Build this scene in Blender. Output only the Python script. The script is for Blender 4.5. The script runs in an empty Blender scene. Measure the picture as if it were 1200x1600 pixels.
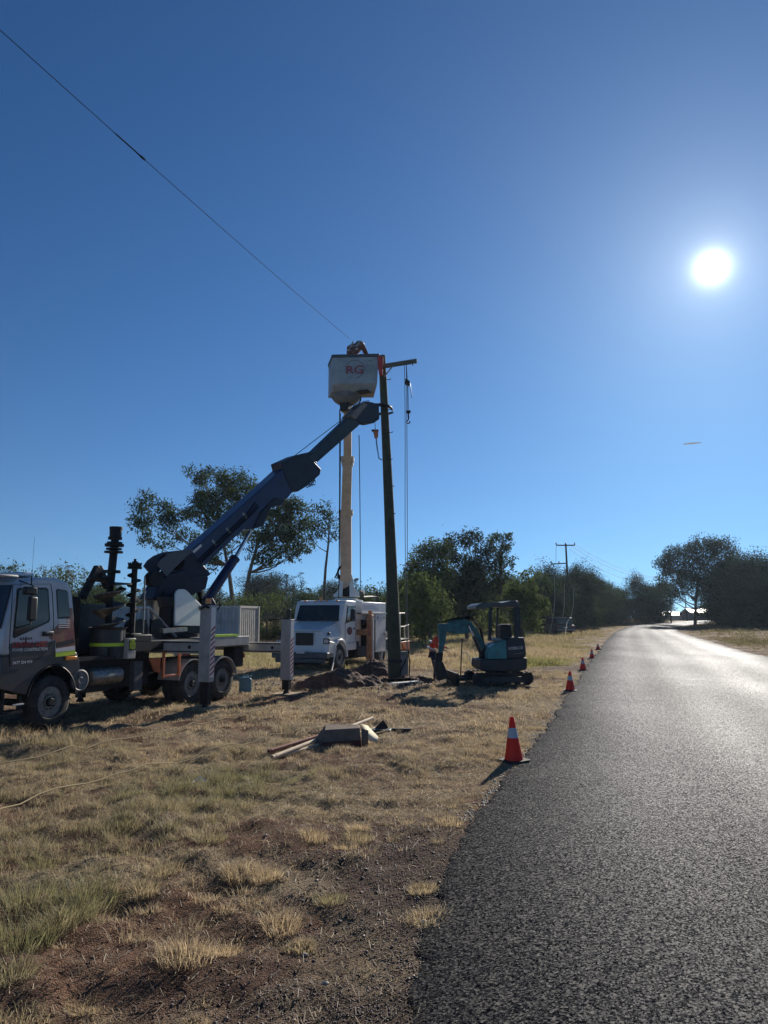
import bpy, bmesh, math, random
import numpy as np
from mathutils import Vector, Matrix
S = bpy.context.scene
C = S.collection
PI = math.pi
HAZE = .00016
# ------------------------------------------------------------------ camera, sky, sun, exposure
PITCH = math.atan(165 / 1150.0)
CAMH = 2.1
cam = bpy.data.objects.new('camera', bpy.data.cameras.new('camera'))
C.objects.link(cam)
cam.location = (0, 0, CAMH)
cam.rotation_euler = (math.radians(90) + PITCH, 0, 0)
cam.data.sensor_fit = 'VERTICAL'; cam.data.sensor_height = 24.0
cam.data.lens = 24.0 * 1150 / 1600
cam.data.clip_start = 0.1; cam.data.clip_end = 9000
S.camera = cam
SUN_AZ, SUN_EL = math.radians(25.3), math.radians(24.3)
SD = Vector((math.sin(SUN_AZ) * math.cos(SUN_EL), math.cos(SUN_AZ) * math.cos(SUN_EL), math.sin(SUN_EL)))
W = bpy.data.worlds.new('World'); S.world = W; W.use_nodes = True
nt = W.node_tree; nt.nodes.clear()
def wn(t, **k):
    n = nt.nodes.new(t)
    for a, b in k.items(): setattr(n, a, b)
    return n
def wm(op, a, b=None, c=None, clamp=False):
    n = nt.nodes.new('ShaderNodeMath'); n.operation = op; n.use_clamp = clamp
    for i, q in enumerate((a, b, c)):
        if q is None: continue
        if isinstance(q, (int, float)): n.inputs[i].default_value = q
        else: nt.links.new(q, n.inputs[i])
    return n.outputs[0]
sky = wn('ShaderNodeTexSky', sky_type='NISHITA', sun_disc=False)
sky.sun_elevation = SUN_EL; sky.sun_rotation = SUN_AZ
sky.altitude = 300; sky.air_density = 1.0; sky.dust_density = 0.12; sky.ozone_density = 2.0
tint = wn('ShaderNodeMix', data_type='RGBA', blend_type='MULTIPLY')
tint.inputs[0].default_value = 1.0
gm_ = wn('ShaderNodeGamma'); gm_.inputs['Gamma'].default_value = 1.25; nt.links.new(sky.outputs[0], gm_.inputs[0])
nt.links.new(gm_.outputs[0], tint.inputs[6]); tint.inputs[7].default_value = (0.33, 0.64, 0.86, 1)
geo = wn('ShaderNodeTexCoord')
sx = wn('ShaderNodeSeparateXYZ'); nt.links.new(geo.outputs['Generated'], sx.inputs[0])
cx_ = wn('ShaderNodeCombineXYZ'); nt.links.new(sx.outputs[0], cx_.inputs[0]); nt.links.new(sx.outputs[1], cx_.inputs[1])
nt.links.new(wm('ADD', wm('MULTIPLY', wm('MAXIMUM', sx.outputs[2], 0.0), .88), .105), cx_.inputs[2])
nt.links.new(cx_.outputs[0], sky.inputs[0])
dt = wn('ShaderNodeVectorMath', operation='DOT_PRODUCT')
nt.links.new(geo.outputs['Generated'], dt.inputs[0]); dt.inputs[1].default_value = SD
ang = wm('ARCCOSINE', wm('MINIMUM', dt.outputs['Value'], 1.0))          # radians from the sun
# aureole of the sun in the air round it, plus the sun's own disc
g1 = wm('MULTIPLY', wm('POWER', 2.718, wm('MULTIPLY', ang, -11.0)), 2.6)
g2 = wm('MULTIPLY', wm('POWER', 2.718, wm('MULTIPLY', ang, -4.6)), 2.3)
disc = wm('MULTIPLY', wm('POWER', 2.718, wm('MULTIPLY', ang, -150.0)), 150.0)
glow = wm('ADD', wm('ADD', g1, g2), wm('ADD', disc, wm('MULTIPLY', wm('POWER', 2.718, wm('MULTIPLY', ang, -26.0)), 4.2)))
gc = wn('ShaderNodeMix', data_type='RGBA', blend_type='MULTIPLY'); gc.inputs[0].default_value = 1.0
cmb = wn('ShaderNodeCombineXYZ')
for i in range(3): nt.links.new(glow, cmb.inputs[i])
nt.links.new(cmb.outputs[0], gc.inputs[6]); gc.inputs[7].default_value = (0.92, 0.97, 1.0, 1)
hz_t = wm('POWER', 2.718, wm('MULTIPLY', wm('MAXIMUM', sx.outputs[2], 0.0), -6.5))      # pale air low over the horizon
hc_ = wn('ShaderNodeCombineXYZ')
for i, k_ in enumerate((1.75, 1.35, .55)): nt.links.new(wm('MULTIPLY', hz_t, k_), hc_.inputs[i])
add0 = wn('ShaderNodeMix', data_type='RGBA', blend_type='ADD'); add0.inputs[0].default_value = 1.0
nt.links.new(tint.outputs[2], add0.inputs[6]); nt.links.new(hc_.outputs[0], add0.inputs[7])
add = wn('ShaderNodeMix', data_type='RGBA', blend_type='ADD'); add.inputs[0].default_value = 1.0
nt.links.new(add0.outputs[2], add.inputs[6]); nt.links.new(gc.outputs[2], add.inputs[7])
bg = wn('ShaderNodeBackground'); bg.inputs['Strength'].default_value = 0.05
wo = wn('ShaderNodeOutputWorld')
nt.links.new(add.outputs[2], bg.inputs['Color']); nt.links.new(bg.outputs[0], wo.inputs['Surface'])
sl = bpy.data.lights.new('sun', 'SUN'); sl.energy = 5.0; sl.angle = math.radians(0.53); sl.color = (1.0, 0.93, 0.82)
so = bpy.data.objects.new('sun', sl); C.objects.link(so)
so.rotation_euler = SD.to_track_quat('Z', 'Y').to_euler()
S.view_settings.view_transform = 'Standard'; S.view_settings.look = 'None'
S.view_settings.exposure = 0.4; S.view_settings.gamma = 1.0; S.view_settings.use_curve_mapping = False

# ------------------------------------------------------------------ helpers
R = random.Random(7)
rng = np.random.default_rng(11)
MATS = {}
def mat(name, col, rough=0.6, metal=0.0, spec=0.5, noise=0.0, scale=8.0, bump=0.0, bscale=60.0, trans=None, col2=None, coat=0.0, em=None, alpha=None):
    if name in MATS: return MATS[name]
    m = bpy.data.materials.new(name); m.use_nodes = True
    n = m.node_tree.nodes; l = m.node_tree.links
    b = n['Principled BSDF']
    b.inputs['Base Color'].default_value = (*col, 1)
    b.inputs['Roughness'].default_value = rough; b.inputs['Metallic'].default_value = metal
    b.inputs['Specular IOR Level'].default_value = spec
    if coat: b.inputs['Coat Weight'].default_value = coat
    tc = n.new('ShaderNodeTexCoord')
    if noise or col2:
        t = n.new('ShaderNodeTexNoise'); t.inputs['Scale'].default_value = scale; t.inputs['Detail'].default_value = 6; t.inputs['Roughness'].default_value = .65
        l.new(tc.outputs['Object'], t.inputs['Vector'])
        mx = n.new('ShaderNodeMix'); mx.data_type = 'RGBA'
        c2 = col2 or tuple(x * (1 - noise) for x in col)
        mx.inputs[6].default_value = (*col, 1); mx.inputs[7].default_value = (*c2, 1)
        rm = n.new('ShaderNodeMapRange'); rm.inputs[1].default_value = .42; rm.inputs[2].default_value = .62
        l.new(t.outputs[0], rm.inputs[0]); l.new(rm.outputs[0], mx.inputs[0]); l.new(mx.outputs[2], b.inputs['Base Color'])
        r2 = n.new('ShaderNodeMapRange'); r2.inputs[3].default_value = max(.05, rough - .1); r2.inputs[4].default_value = min(1, rough + .15)
        l.new(t.outputs[0], r2.inputs[0]); l.new(r2.outputs[0], b.inputs['Roughness'])
    if bump:
        t2 = n.new('ShaderNodeTexNoise'); t2.inputs['Scale'].default_value = bscale; t2.inputs['Detail'].default_value = 4
        l.new(tc.outputs['Object'], t2.inputs['Vector'])
        bp = n.new('ShaderNodeBump'); bp.inputs['Strength'].default_value = bump; bp.inputs['Distance'].default_value = .02
        l.new(t2.outputs[0], bp.inputs['Height']); l.new(bp.outputs[0], b.inputs['Normal'])
    MATS[name] = m
    return m
class Fr:
    """a vertical frame standing in the world: local x along, y across, z up"""
    def __init__(s, o, deg):
        s.o = Vector(o); a = math.radians(deg); s.a = a
        s.x = Vector((math.cos(a), math.sin(a), 0)); s.y = Vector((-math.sin(a), math.cos(a), 0))
def vdir(u, v):
    x = (u - 600) / 1150.0; y = (800 - v) / 1150.0
    return Vector((x, math.cos(PITCH) - y * math.sin(PITCH), math.sin(PITCH) + y * math.cos(PITCH)))
def onY(f, u, v, y=0.0):                     # sighted point in the plane y = const of a frame
    r = vdir(u, v); c = Vector((0, 0, CAMH)); q = f.o + f.y * y
    t = (q - c).dot(f.y) / r.dot(f.y); p = c + r * t - f.o
    return (p.dot(f.x), p.z)
def onX(f, u, v, x=0.0):
    r = vdir(u, v); c = Vector((0, 0, CAMH)); q = f.o + f.x * x
    t = (q - c).dot(f.x) / r.dot(f.x); p = c + r * t - f.o
    return (p.dot(f.y), p.z)
def at(u, v, Y):
    r = vdir(u, v); p = Vector((0, 0, CAMH)) + r * (Y / r.y); return p
def hz(y):
    t = np.clip((np.asarray(y, float) - 45) / 110, 0, 1); return 1.45 * (t * t * (3 - 2 * t) * .35 + t * .65)
def grd(u, v):                               # sighted point on flat ground
    r = vdir(u, v); t = -CAMH / r.z; return Vector((r.x * t, r.y * t, 0))

class B:
    def __init__(s, M=None): s.v = []; s.f = []; s.M = M
    def add(s, vs, fs):
        o = len(s.v)
        for p in vs:
            p = Vector(p); s.v.append(tuple(s.M @ p) if s.M else tuple(p))
        s.f += [tuple(o + i for i in f) for f in fs]; return s
    def box(s, x0, y0, z0, x1, y1, z1):
        vs = [(x, y, z) for x in (x0, x1) for y in (y0, y1) for z in (z0, z1)]
        return s.add(vs, [(0, 1, 3, 2), (4, 6, 7, 5), (0, 4, 5, 1), (2, 3, 7, 6), (0, 2, 6, 4), (1, 5, 7, 3)])
    def bar(s, p, q, w, h, up=(0, 0, 1)):
        p = Vector(p); q = Vector(q); d = (q - p).normalized(); u = Vector(up)
        if abs(d.dot(u)) > .98: u = Vector((0, 1, 0))
        a = d.cross(u).normalized() * w / 2; b = d.cross(a).normalized() * h / 2
        vs = [e + a * i + b * j for e in (p, q) for i in (-1, 1) for j in (-1, 1)]
        return s.add(vs, [(0, 1, 3, 2), (4, 6, 7, 5), (0, 4, 5, 1), (2, 3, 7, 6), (0, 2, 6, 4), (1, 5, 7, 3)])
    def cyl(s, p, q, r, r2=None, n=16):
        p = Vector(p); q = Vector(q); d = (q - p).normalized(); r2 = r if r2 is None else r2
        u = Vector((0, 0, 1)) if abs(d.z) < .95 else Vector((1, 0, 0))
        a = d.cross(u).normalized(); b = d.cross(a)
        vs = []
        for e, rr in ((p, r), (q, r2)):
            for i in range(n):
                t = 2 * PI * i / n; vs.append(e + a * math.cos(t) * rr + b * math.sin(t) * rr)
        fs = [(i, (i + 1) % n, n + (i + 1) % n, n + i) for i in range(n)]
        return s.add(vs, fs + [tuple(reversed(range(n))), tuple(range(n, 2 * n))])
    def tube(s, pts, r, n=6):
        pts = [Vector(p) for p in pts]; vs = []; m = len(pts); pa = None
        rs = r if isinstance(r, (list, tuple)) else [r] * m
        for i, p in enumerate(pts):
            d = (pts[min(i + 1, m - 1)] - pts[max(i - 1, 0)]).normalized()
            if pa is None:
                u = Vector((0, 0, 1)) if abs(d.z) < .9 else Vector((1, 0, 0)); pa = d.cross(u).normalized()
            else:
                pa = (pa - d * pa.dot(d)); pa = pa.normalized() if pa.length > 1e-6 else d.orthogonal().normalized()
            b = d.cross(pa)
            for k in range(n):
                t = 2 * PI * k / n; vs.append(p + pa * math.cos(t) * rs[i] + b * math.sin(t) * rs[i])
        fs = [(i * n + k, i * n + (k + 1) % n, (i + 1) * n + (k + 1) % n, (i + 1) * n + k) for i in range(m - 1) for k in range(n)]
        return s.add(vs, fs + [tuple(reversed(range(n))), tuple(range((m - 1) * n, m * n))])
    def lathe(s, prof, o=(0, 0, 0), ax=(0, 0, 1), n=24, closed=False):
        o = Vector(o); d = Vector(ax).normalized(); u = Vector((0, 0, 1)) if abs(d.z) < .95 else Vector((1, 0, 0))
        a = d.cross(u).normalized(); b = d.cross(a); vs = []
        for r, h in prof:
            for k in range(n):
                t = 2 * PI * k / n; vs.append(o + d * h + (a * math.cos(t) + b * math.sin(t)) * max(r, 1e-4))
        m = len(prof); fs = []
        for i in range(m if closed else m - 1):
            j = (i + 1) % m
            fs += [(i * n + k, i * n + (k + 1) % n, j * n + (k + 1) % n, j * n + k) for k in range(n)]
        if not closed: fs += [tuple(reversed(range(n))), tuple(range((m - 1) * n, m * n))]
        return s.add(vs, fs)
    def prism(s, poly, y0, y1, f=None):      # polygon in xz, extruded along y
        n = len(poly); f = f or (lambda a, t: (a[0], t, a[1]))
        vs = [f(a, y0) for a in poly] + [f(a, y1) for a in poly]
        return s.add(vs, [tuple(range(n)), tuple(reversed(range(n, 2 * n)))] + [(i, i + n, (i + 1) % n + n, (i + 1) % n) for i in range(n)])
    def prismx(s, poly, x0, x1):             # polygon in yz, extruded along x
        return s.prism(poly, x0, x1, lambda a, t: (t, a[0], a[1]))
    def prismz(s, poly, z0, z1):
        return s.prism(poly, z0, z1, lambda a, t: (a[0], a[1], t))
    def ball(s, c, r, n=12, m=8, sc=(1, 1, 1)):
        c = Vector(c); vs = []; fs = []
        for i in range(m + 1):
            ph = PI * i / m
            for k in range(n):
                t = 2 * PI * k / n
                vs.append((c.x + r * sc[0] * max(math.sin(ph), 1e-3) * math.cos(t), c.y + r * sc[1] * max(math.sin(ph), 1e-3) * math.sin(t), c.z + r * sc[2] * math.cos(ph)))
        fs = [(i * n + k, (i + 1) * n + k, (i + 1) * n + (k + 1) % n, i * n + (k + 1) % n) for i in range(m) for k in range(n)]
        return s.add(vs, fs)
    def helix(s, o, r0, r1, z0, z1, turns, th=.02, ph=0.0, taper=1.0, cup=0.0):   # auger flighting
        o = Vector(o); n = int(turns * 22); vs = []; fs = []
        for i in range(n + 1):
            t = i / n; a = ph + 2 * PI * turns * t; z = z0 + (z1 - z0) * t; rr = r1 * (taper + (1 - taper) * t)
            for q in (r0, rr):
                for h in (-th / 2, th / 2): vs.append(o + Vector((q * math.cos(a), q * math.sin(a), z + h + (cup if q == rr else 0))))
        for i in range(n):
            b = 4 * i
            for x, y in ((0, 1), (1, 3), (3, 2), (2, 0)): fs.append((b + x, b + y, b + 4 + y, b + 4 + x))
        fs += [(0, 1, 3, 2), (4 * n, 4 * n + 2, 4 * n + 3, 4 * n + 1)]
        return s.add(vs, fs)
    def build(s, name, m, parent=None, bevel=0.0, smooth=True, seg=2, **k):
        me = bpy.data.meshes.new(name); me.from_pydata(s.v, [], s.f); me.validate()
        bm = bmesh.new(); bm.from_mesh(me); bmesh.ops.recalc_face_normals(bm, faces=bm.faces); bm.to_mesh(me); bm.free()
        if m: me.materials.append(m)
        o = bpy.data.objects.new(name, me); C.objects.link(o)
        if smooth:
            me.polygons.foreach_set('use_smooth', [True] * len(me.polygons)); me.set_sharp_from_angle(angle=math.radians(38))
        if bevel:
            b = o.modifiers.new('bevel', 'BEVEL'); b.width = bevel; b.segments = seg; b.limit_method = 'ANGLE'; b.angle_limit = math.radians(40); b.harden_normals = False
        if parent: o.parent = parent
        tag(o, **k)
        return o
def tag(o, label=None, cat=None, group=None, kind=None):
    if label: o['label'] = label
    if cat: o['category'] = cat
    if group: o['group'] = group
    if kind: o['kind'] = kind
    return o
def thing(name, label, cat, loc=(0, 0, 0), rotz=0.0, group=None):
    o = bpy.data.objects.new(name, None); C.objects.link(o); o.empty_display_size = .3
    o.location = loc; o.rotation_euler = (0, 0, rotz); return tag(o, label, cat, group)
def dup(root, loc=None, rotz=None, label=None, scale=None):
    r = root.copy(); C.objects.link(r)
    if loc is not None: r.location = loc
    if rotz is not None: r.rotation_euler = (0, 0, rotz)
    if scale is not None: r.scale = scale
    if label: r['label'] = label
    for ch in root.children:
        c = ch.copy(); C.objects.link(c); c.parent = r
        for g in ch.children:
            d = g.copy(); C.objects.link(d); d.parent = c
    return r
def npmesh(name, V, F, m, parent=None, colors=None, smooth=False, **k):
    me = bpy.data.meshes.new(name); V = np.asarray(V, np.float32); F = np.asarray(F, np.int32)
    me.vertices.add(len(V)); me.vertices.foreach_set('co', V.ravel())
    w = F.shape[1]; me.loops.add(F.size); me.loops.foreach_set('vertex_index', F.ravel())
    me.polygons.add(len(F)); me.polygons.foreach_set('loop_start', np.arange(0, F.size, w, dtype=np.int32)); me.polygons.foreach_set('loop_total', np.full(len(F), w, np.int32))
    if smooth: me.polygons.foreach_set('use_smooth', np.ones(len(F), bool))
    me.update(calc_edges=True)
    if colors is not None:
        ca = me.color_attributes.new('col', 'FLOAT_COLOR', 'POINT')
        cc = np.ones((len(V), 4), np.float32); cc[:, :3] = colors; ca.data.foreach_set('color', cc.ravel())
    if m: me.materials.append(m)
    o = bpy.data.objects.new(name, me); C.objects.link(o)
    if parent: o.parent = parent
    tag(o, **k); return o
_lat = rng.random((256, 256))
def vnoise(x, y):
    xi = np.floor(x).astype(int); yi = np.floor(y).astype(int); fx = x - xi; fy = y - yi
    fx = fx * fx * (3 - 2 * fx); fy = fy * fy * (3 - 2 * fy)
    g = lambda a, b: _lat[a & 255, b & 255]
    return (g(xi, yi) * (1 - fx) + g(xi + 1, yi) * fx) * (1 - fy) + (g(xi, yi + 1) * (1 - fx) + g(xi + 1, yi + 1) * fx) * fy
def fbm(x, y, o=4):
    s = 0; a = .5; t = 0
    for i in range(o): s = s + a * vnoise(x * 2 ** i + 17.3 * i, y * 2 ** i + 5.1 * i); t += a; a *= .5
    return s / t

# ------------------------------------------------------------------ ground and road
RL = np.array([(-3.5, -60), (-.9, -12), (-.3, -2), (-.14, 2), (.0, 4.18), (.2, 5.6), (.76, 7.66), (1.42, 9.6), (2.3, 11.9), (3.99, 17.3), (6.81, 26.25), (10.62, 38.25), (17.82, 60.3), (25.77, 83.4), (36.46, 110.2), (43.9, 124.55), (52.35, 138.35), (63.69, 154.25), (85, 178), (140, 222)], float)
RR = np.array([(5.8, -60), (7.8, -12), (8.6, -2), (8.9, 2), (9.2, 4.5), (9.5, 6.6), (10, 8.5), (10.5, 10.6), (11.2, 13), (13.2, 19.5), (16.2, 28.2), (20.55, 40.1), (27.41, 63.9), (33.5, 85), (42.4, 106.75), (51, 121), (63, 138.3), (77, 153), (100, 174), (150, 214)], float)
def seg_resample(P, n):
    d = np.r_[0, np.cumsum(np.hypot(*np.diff(P, axis=0).T))]
    return d
par = seg_resample((RL + RR) / 2, 0)
# denser near the camera
tt = np.concatenate([np.arange(0, 56, 2.0), np.arange(56, 76, .06), np.arange(76, 110, .16), np.arange(110, par[-1], .8)])
def smooth_i(t, P):
    o = np.stack([np.interp(t, par, P[:, i]) for i in (0, 1)], 1)
    q = o.copy()
    for k in (-2.4, -1.2, 1.2, 2.4): q += np.stack([np.interp(t + k, par, P[:, i]) for i in (0, 1)], 1)
    return q / 5
LL = smooth_i(tt, RL); RRr = smooth_i(tt, RR)
jl = (fbm(LL[:, 0] * 1.2 + 3, LL[:, 1] * 1.2, 3) - .5) * .30 + (fbm(LL[:, 0] * 7 + 3, LL[:, 1] * 7, 2) - .5) * .10
jr = (fbm(RRr[:, 0] * 1.1 + 33, RRr[:, 1] * 1.1, 4) - .5) * .5
xl_y, xl_x = LL[:, 1], LL[:, 0] + jl
xr_y, xr_x = RRr[:, 1], RRr[:, 0] + jr
LE = LL + np.c_[jl, 0 * jl]; RE = RRr + np.c_[jr, 0 * jr]
wv = np.concatenate([[0, 0.0, .006, .02], np.linspace(.05, .95, 34), [.98, .994, 1, 1]])
nr, nc = len(tt), len(wv)
G = LE[:, None, :] * (1 - wv[None, :, None]) + RE[:, None, :] * wv[None, :, None]
X, Y = G[..., 0], G[..., 1]
crown = .05 * (1 - (2 * wv - 1) ** 2)[None, :]
Zr = hz(Y) + .022 + crown + (fbm(X * .9, Y * .9, 2) - .5) * .012
Zr[:, 0] -= .10; Zr[:, -1] -= .10; Zr[:, 1] -= .012; Zr[:, -2] -= .012
idx = np.arange(nr * nc).reshape(nr, nc)
FQ = np.stack([idx[:-1, :-1], idx[:-1, 1:], idx[1:, 1:], idx[1:, :-1]], -1).reshape(-1, 4)

def nmat(name):
    m = bpy.data.materials.new(name); m.use_nodes = True
    n = m.node_tree.nodes; l = m.node_tree.links
    def N(t, **k):
        q = n.new(t)
        for a, b in k.items():
            if a in q.inputs: q.inputs[a].default_value = b
            else: setattr(q, a, b)
        return q
    return m, N, l, n['Principled BSDF']
# chip seal: dark binder, pale glinting stones, worn wheel tracks
m, N, l, b = nmat('chip_seal')
tc = N('ShaderNodeTexCoord')
vo = N('ShaderNodeTexVoronoi', Scale=84.0); l.new(tc.outputs['Object'], vo.inputs['Vector'])
vo2 = N('ShaderNodeTexVoronoi', Scale=210.0); l.new(tc.outputs['Object'], vo2.inputs['Vector'])
n1 = N('ShaderNodeTexNoise', Scale=.55, Detail=5.0, Roughness=.6); l.new(tc.outputs['Object'], n1.inputs['Vector'])
n2 = N('ShaderNodeTexNoise', Scale=3.2, Detail=5.0); l.new(tc.outputs['Object'], n2.inputs['Vector'])
sep = N('ShaderNodeSeparateColor'); l.new(vo.outputs['Color'], sep.inputs[0])
cr = N('ShaderNodeValToRGB'); l.new(sep.outputs[0], cr.inputs[0])
e = cr.color_ramp; e.elements[0].color = (.016, .016, .018, 1); e.elements[1].color = (.10, .098, .09, 1); e.elements[1].position = 1
e.elements.new(.55).color = (.026, .026, .028, 1); e.elements.new(.86).color = (.05, .048, .046, 1)
mx = N('ShaderNodeMix', data_type='RGBA', blend_type='MIX'); l.new(cr.outputs[0], mx.inputs[6]); mx.inputs[7].default_value = (.085, .08, .07, 1)
mr = N('ShaderNodeMapRange'); mr.inputs[1].default_value = .56; mr.inputs[2].default_value = .76; mr.inputs[4].default_value = .55
l.new(n1.outputs[0], mr.inputs[0]); l.new(mr.outputs[0], mx.inputs[0]); l.new(mx.outputs[2], b.inputs['Base Color'])
rr = N('ShaderNodeMapRange'); rr.inputs[3].default_value = .38; rr.inputs[4].default_value = .52; l.new(n2.outputs[0], rr.inputs[0]); l.new(rr.outputs[0], b.inputs['Roughness'])
b.inputs['Specular IOR Level'].default_value = .13
ma = N('ShaderNodeMath', operation='MULTIPLY_ADD'); l.new(vo.outputs['Distance'], ma.inputs[0]); ma.inputs[1].default_value = -1.0; l.new(sep.outputs[1], ma.inputs[2])
bp = N('ShaderNodeBump', Strength=.5, Distance=.007); l.new(ma.outputs[0], bp.inputs['Height'])
# every stone of the seal lies at its own tilt
vs_ = N('ShaderNodeVectorMath', operation='SUBTRACT'); l.new(vo.outputs['Color'], vs_.inputs[0]); vs_.inputs[1].default_value = (.5, .5, .5)
vk = N('ShaderNodeVectorMath', operation='MULTIPLY'); l.new(vs_.outputs[0], vk.inputs[0]); vk.inputs[1].default_value = (1.9, 1.9, .3)
va = N('ShaderNodeVectorMath', operation='ADD'); l.new(vk.outputs[0], va.inputs[0]); l.new(bp.outputs[0], va.inputs[1])
vn = N('ShaderNodeVectorMath', operation='NORMALIZE'); l.new(va.outputs[0], vn.inputs[0])
ma2 = N('ShaderNodeMath', operation='MULTIPLY'); l.new(vo2.outputs['Distance'], ma2.inputs[0]); ma2.inputs[1].default_value = -1
bp2 = N('ShaderNodeBump', Strength=.6, Distance=.005); l.new(ma2.outputs[0], bp2.inputs['Height']); l.new(vn.outputs[0], bp2.inputs['Normal'])
l.new(bp2.outputs[0], b.inputs['Normal'])
b.inputs['Specular IOR Level'].default_value = .0
gl = N('ShaderNodeBsdfAnisotropic'); gl.inputs['Color'].default_value = (.95, .96, 1, 1); l.new(rr.outputs[0], gl.inputs['Roughness']); l.new(bp2.outputs[0], gl.inputs['Normal'])
lw = N('ShaderNodeLayerWeight', Blend=.5); pw = N('ShaderNodeMath', operation='POWER'); l.new(lw.outputs['Facing'], pw.inputs[0]); pw.inputs[1].default_value = 5.0
fm = N('ShaderNodeMath', operation='MULTIPLY_ADD'); l.new(pw.outputs[0], fm.inputs[0]); fm.inputs[1].default_value = .078; fm.inputs[2].default_value = .010
wa_ = N('ShaderNodeVertexColor', layer_name='col'); ws_ = N('ShaderNodeSeparateColor'); l.new(wa_.outputs[0], ws_.inputs[0])
wn_ = N('ShaderNodeMath', operation='MULTIPLY'); l.new(fm.outputs[0], wn_.inputs[0]); l.new(ws_.outputs[0], wn_.inputs[1])
msh = N('ShaderNodeMixShader'); l.new(wn_.outputs[0], msh.inputs[0]); l.new(b.outputs[0], msh.inputs[1]); l.new(gl.outputs[0], msh.inputs[2])
l.new(msh.outputs[0], m.node_tree.nodes['Material Output'].inputs['Surface'])
wq = np.broadcast_to(wv[None, :], X.shape)
# polish of the seal: less on the loose outer edge, more in the wheel tracks
pol = np.clip(.5 + wq * 4.5, 0, 1) * np.clip(.5 + (1 - wq) * 6, 0, 1) * (.82 + .30 * sum(np.exp(-((wq - c_) / .07) ** 2) for c_ in (.2, .4, .62, .82)))
pol = pol * (.72 + .56 * fbm(X * .35, Y * .10, 4)) * np.where(np.abs(wq - .5) < .006, .8, 1)
npmesh('road', np.stack([X, Y, Zr], -1).reshape(-1, 3), FQ, m, smooth=True, colors=np.repeat(pol.reshape(-1, 1), 3, 1), kind='structure')

def roaddist(x, y):                          # metres outside the seal (negative on it)
    dl = (np.interp(y, xl_y, xl_x) - x); dr = x - np.interp(y, xr_y, xr_x)
    k = .93
    return np.maximum(dl, dr) * k, dl * k
def relief(x, y):
    d, dl = roaddist(x, y)
    w = np.clip(d / .6, 0, 1)
    a = (fbm(x * .7, y * .7, 3) - .5) * .20 + (fbm(x * 3.1 + 9, y * 3.1, 3) - .5) * (.10 + .08 * np.clip((d - .8) / 1.2, 0, 1)) * np.clip(40 / (y + 1), 0, 1)
    a += (fbm(x * 9, y * 9, 3) - .5) * .055 * np.clip(1.3 - y / 14, 0, 1)
    base = hz(y) + np.where(d > 0, a * w, 0)
    base = base + .012 * np.clip(1 - np.abs(d) / .25, 0, 1) - .09 * np.clip((-d - .07) / .2, 0, 1)
    far = np.clip((y - 250) / 1500, 0, 1)
    return base + far * 2 * (fbm(x * .01, y * .01, 2) - .5) + .35 * np.clip((dl < 0) * d / 14, 0, 1)
ys = [-60., -40, -25, -14, -8, -4, -1, 1, 2.2]
y = 3.0
while y < 3500: ys.append(y); y *= 1.0125 if y < 60 else 1.03
ys = np.array(ys); tq = np.linspace(-1, 1, 461)
Wd = np.clip(ys, 0, None) * 1.5 + 34
XX = Wd[:, None] * (.24 * tq + .76 * tq ** 3)[None, :] - np.clip(2.2 - ys * .05, 0, 3)[:, None]
YY = np.repeat(ys[:, None], len(tq), 1)
ZZ = relief(XX, YY)
# colour classes of the bare ground: red-brown soil, thatch of dead grass, dark gravel by the seal
dd, ddl = roaddist(XX, YY)
def thatch(x, y):
    d, dl = roaddist(x, y)
    q = fbm(x * .8 + 40, y * .8, 4) * .8 + fbm(x * 4 + 4, y * 4, 3) * .35
    near = np.clip((y - 6.0) / 3.5, 0, 1)
    t = np.clip((q - .51 + .08 * near) / .22, 0, 1)
    return t
TH = thatch(XX, YY)
soil = np.array([.165, .098, .066]); th = np.array([.32, .25, .165]); gr = np.array([.085, .062, .054])
mixn = fbm(XX * 1.7, YY * 1.7, 4)[..., None]
fine_ = fbm(XX * 7 + 3, YY * 7, 3)[..., None]; colr = soil * (.45 + .6 * mixn + .5 * fine_); colr = colr * (1 - TH[..., None]) + th * (.45 + .6 * mixn + .5 * fine_) * TH[..., None]
gm = (np.clip((1.5 - dd) / 1.2 + (fbm(XX * 1.4 + 8, YY * 1.4, 3) - .5) * 1.6, 0, 1) * np.clip((8.6 - YY) / 1.5, 0, 1))[..., None]
colr = colr * (1 - gm * .85) + gr * gm * .85
trk = np.exp(-((YY - 29.5 - .12 * XX) / 1.5) ** 2)[..., None] * (XX > 3)[..., None] * (dd > 0)[..., None]   # gravel track crossing the verge
colr = colr * (1 - .7 * trk) + gr * 1.5 * .7 * trk
m, N, l, b = nmat('dry_soil')
at_ = N('ShaderNodeVertexColor', layer_name='col'); tc = N('ShaderNodeTexCoord')
v1 = N('ShaderNodeTexVoronoi', Scale=85.0); l.new(tc.outputs['Object'], v1.inputs['Vector'])
no = N('ShaderNodeTexNoise', Scale=26.0, Detail=9.0, Roughness=.8); l.new(tc.outputs['Object'], no.inputs['Vector'])
s2 = N('ShaderNodeSeparateColor'); l.new(v1.outputs['Color'], s2.inputs[0])
ad = N('ShaderNodeMath', operation='MULTIPLY_ADD'); l.new(s2.outputs[0], ad.inputs[0]); ad.inputs[1].default_value = .75; l.new(no.outputs[0], ad.inputs[2])
mr = N('ShaderNodeMapRange'); mr.inputs[1].default_value = .35; mr.inputs[2].default_value = 1.25; mr.inputs[3].default_value = .4; mr.inputs[4].default_value = 1.5
l.new(ad.outputs[0], mr.inputs[0])
vm = N('ShaderNodeVectorMath', operation='SCALE'); l.new(at_.outputs[0], vm.inputs[0]); l.new(mr.outputs[0], vm.inputs['Scale']); l.new(vm.outputs[0], b.inputs['Base Color'])
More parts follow.
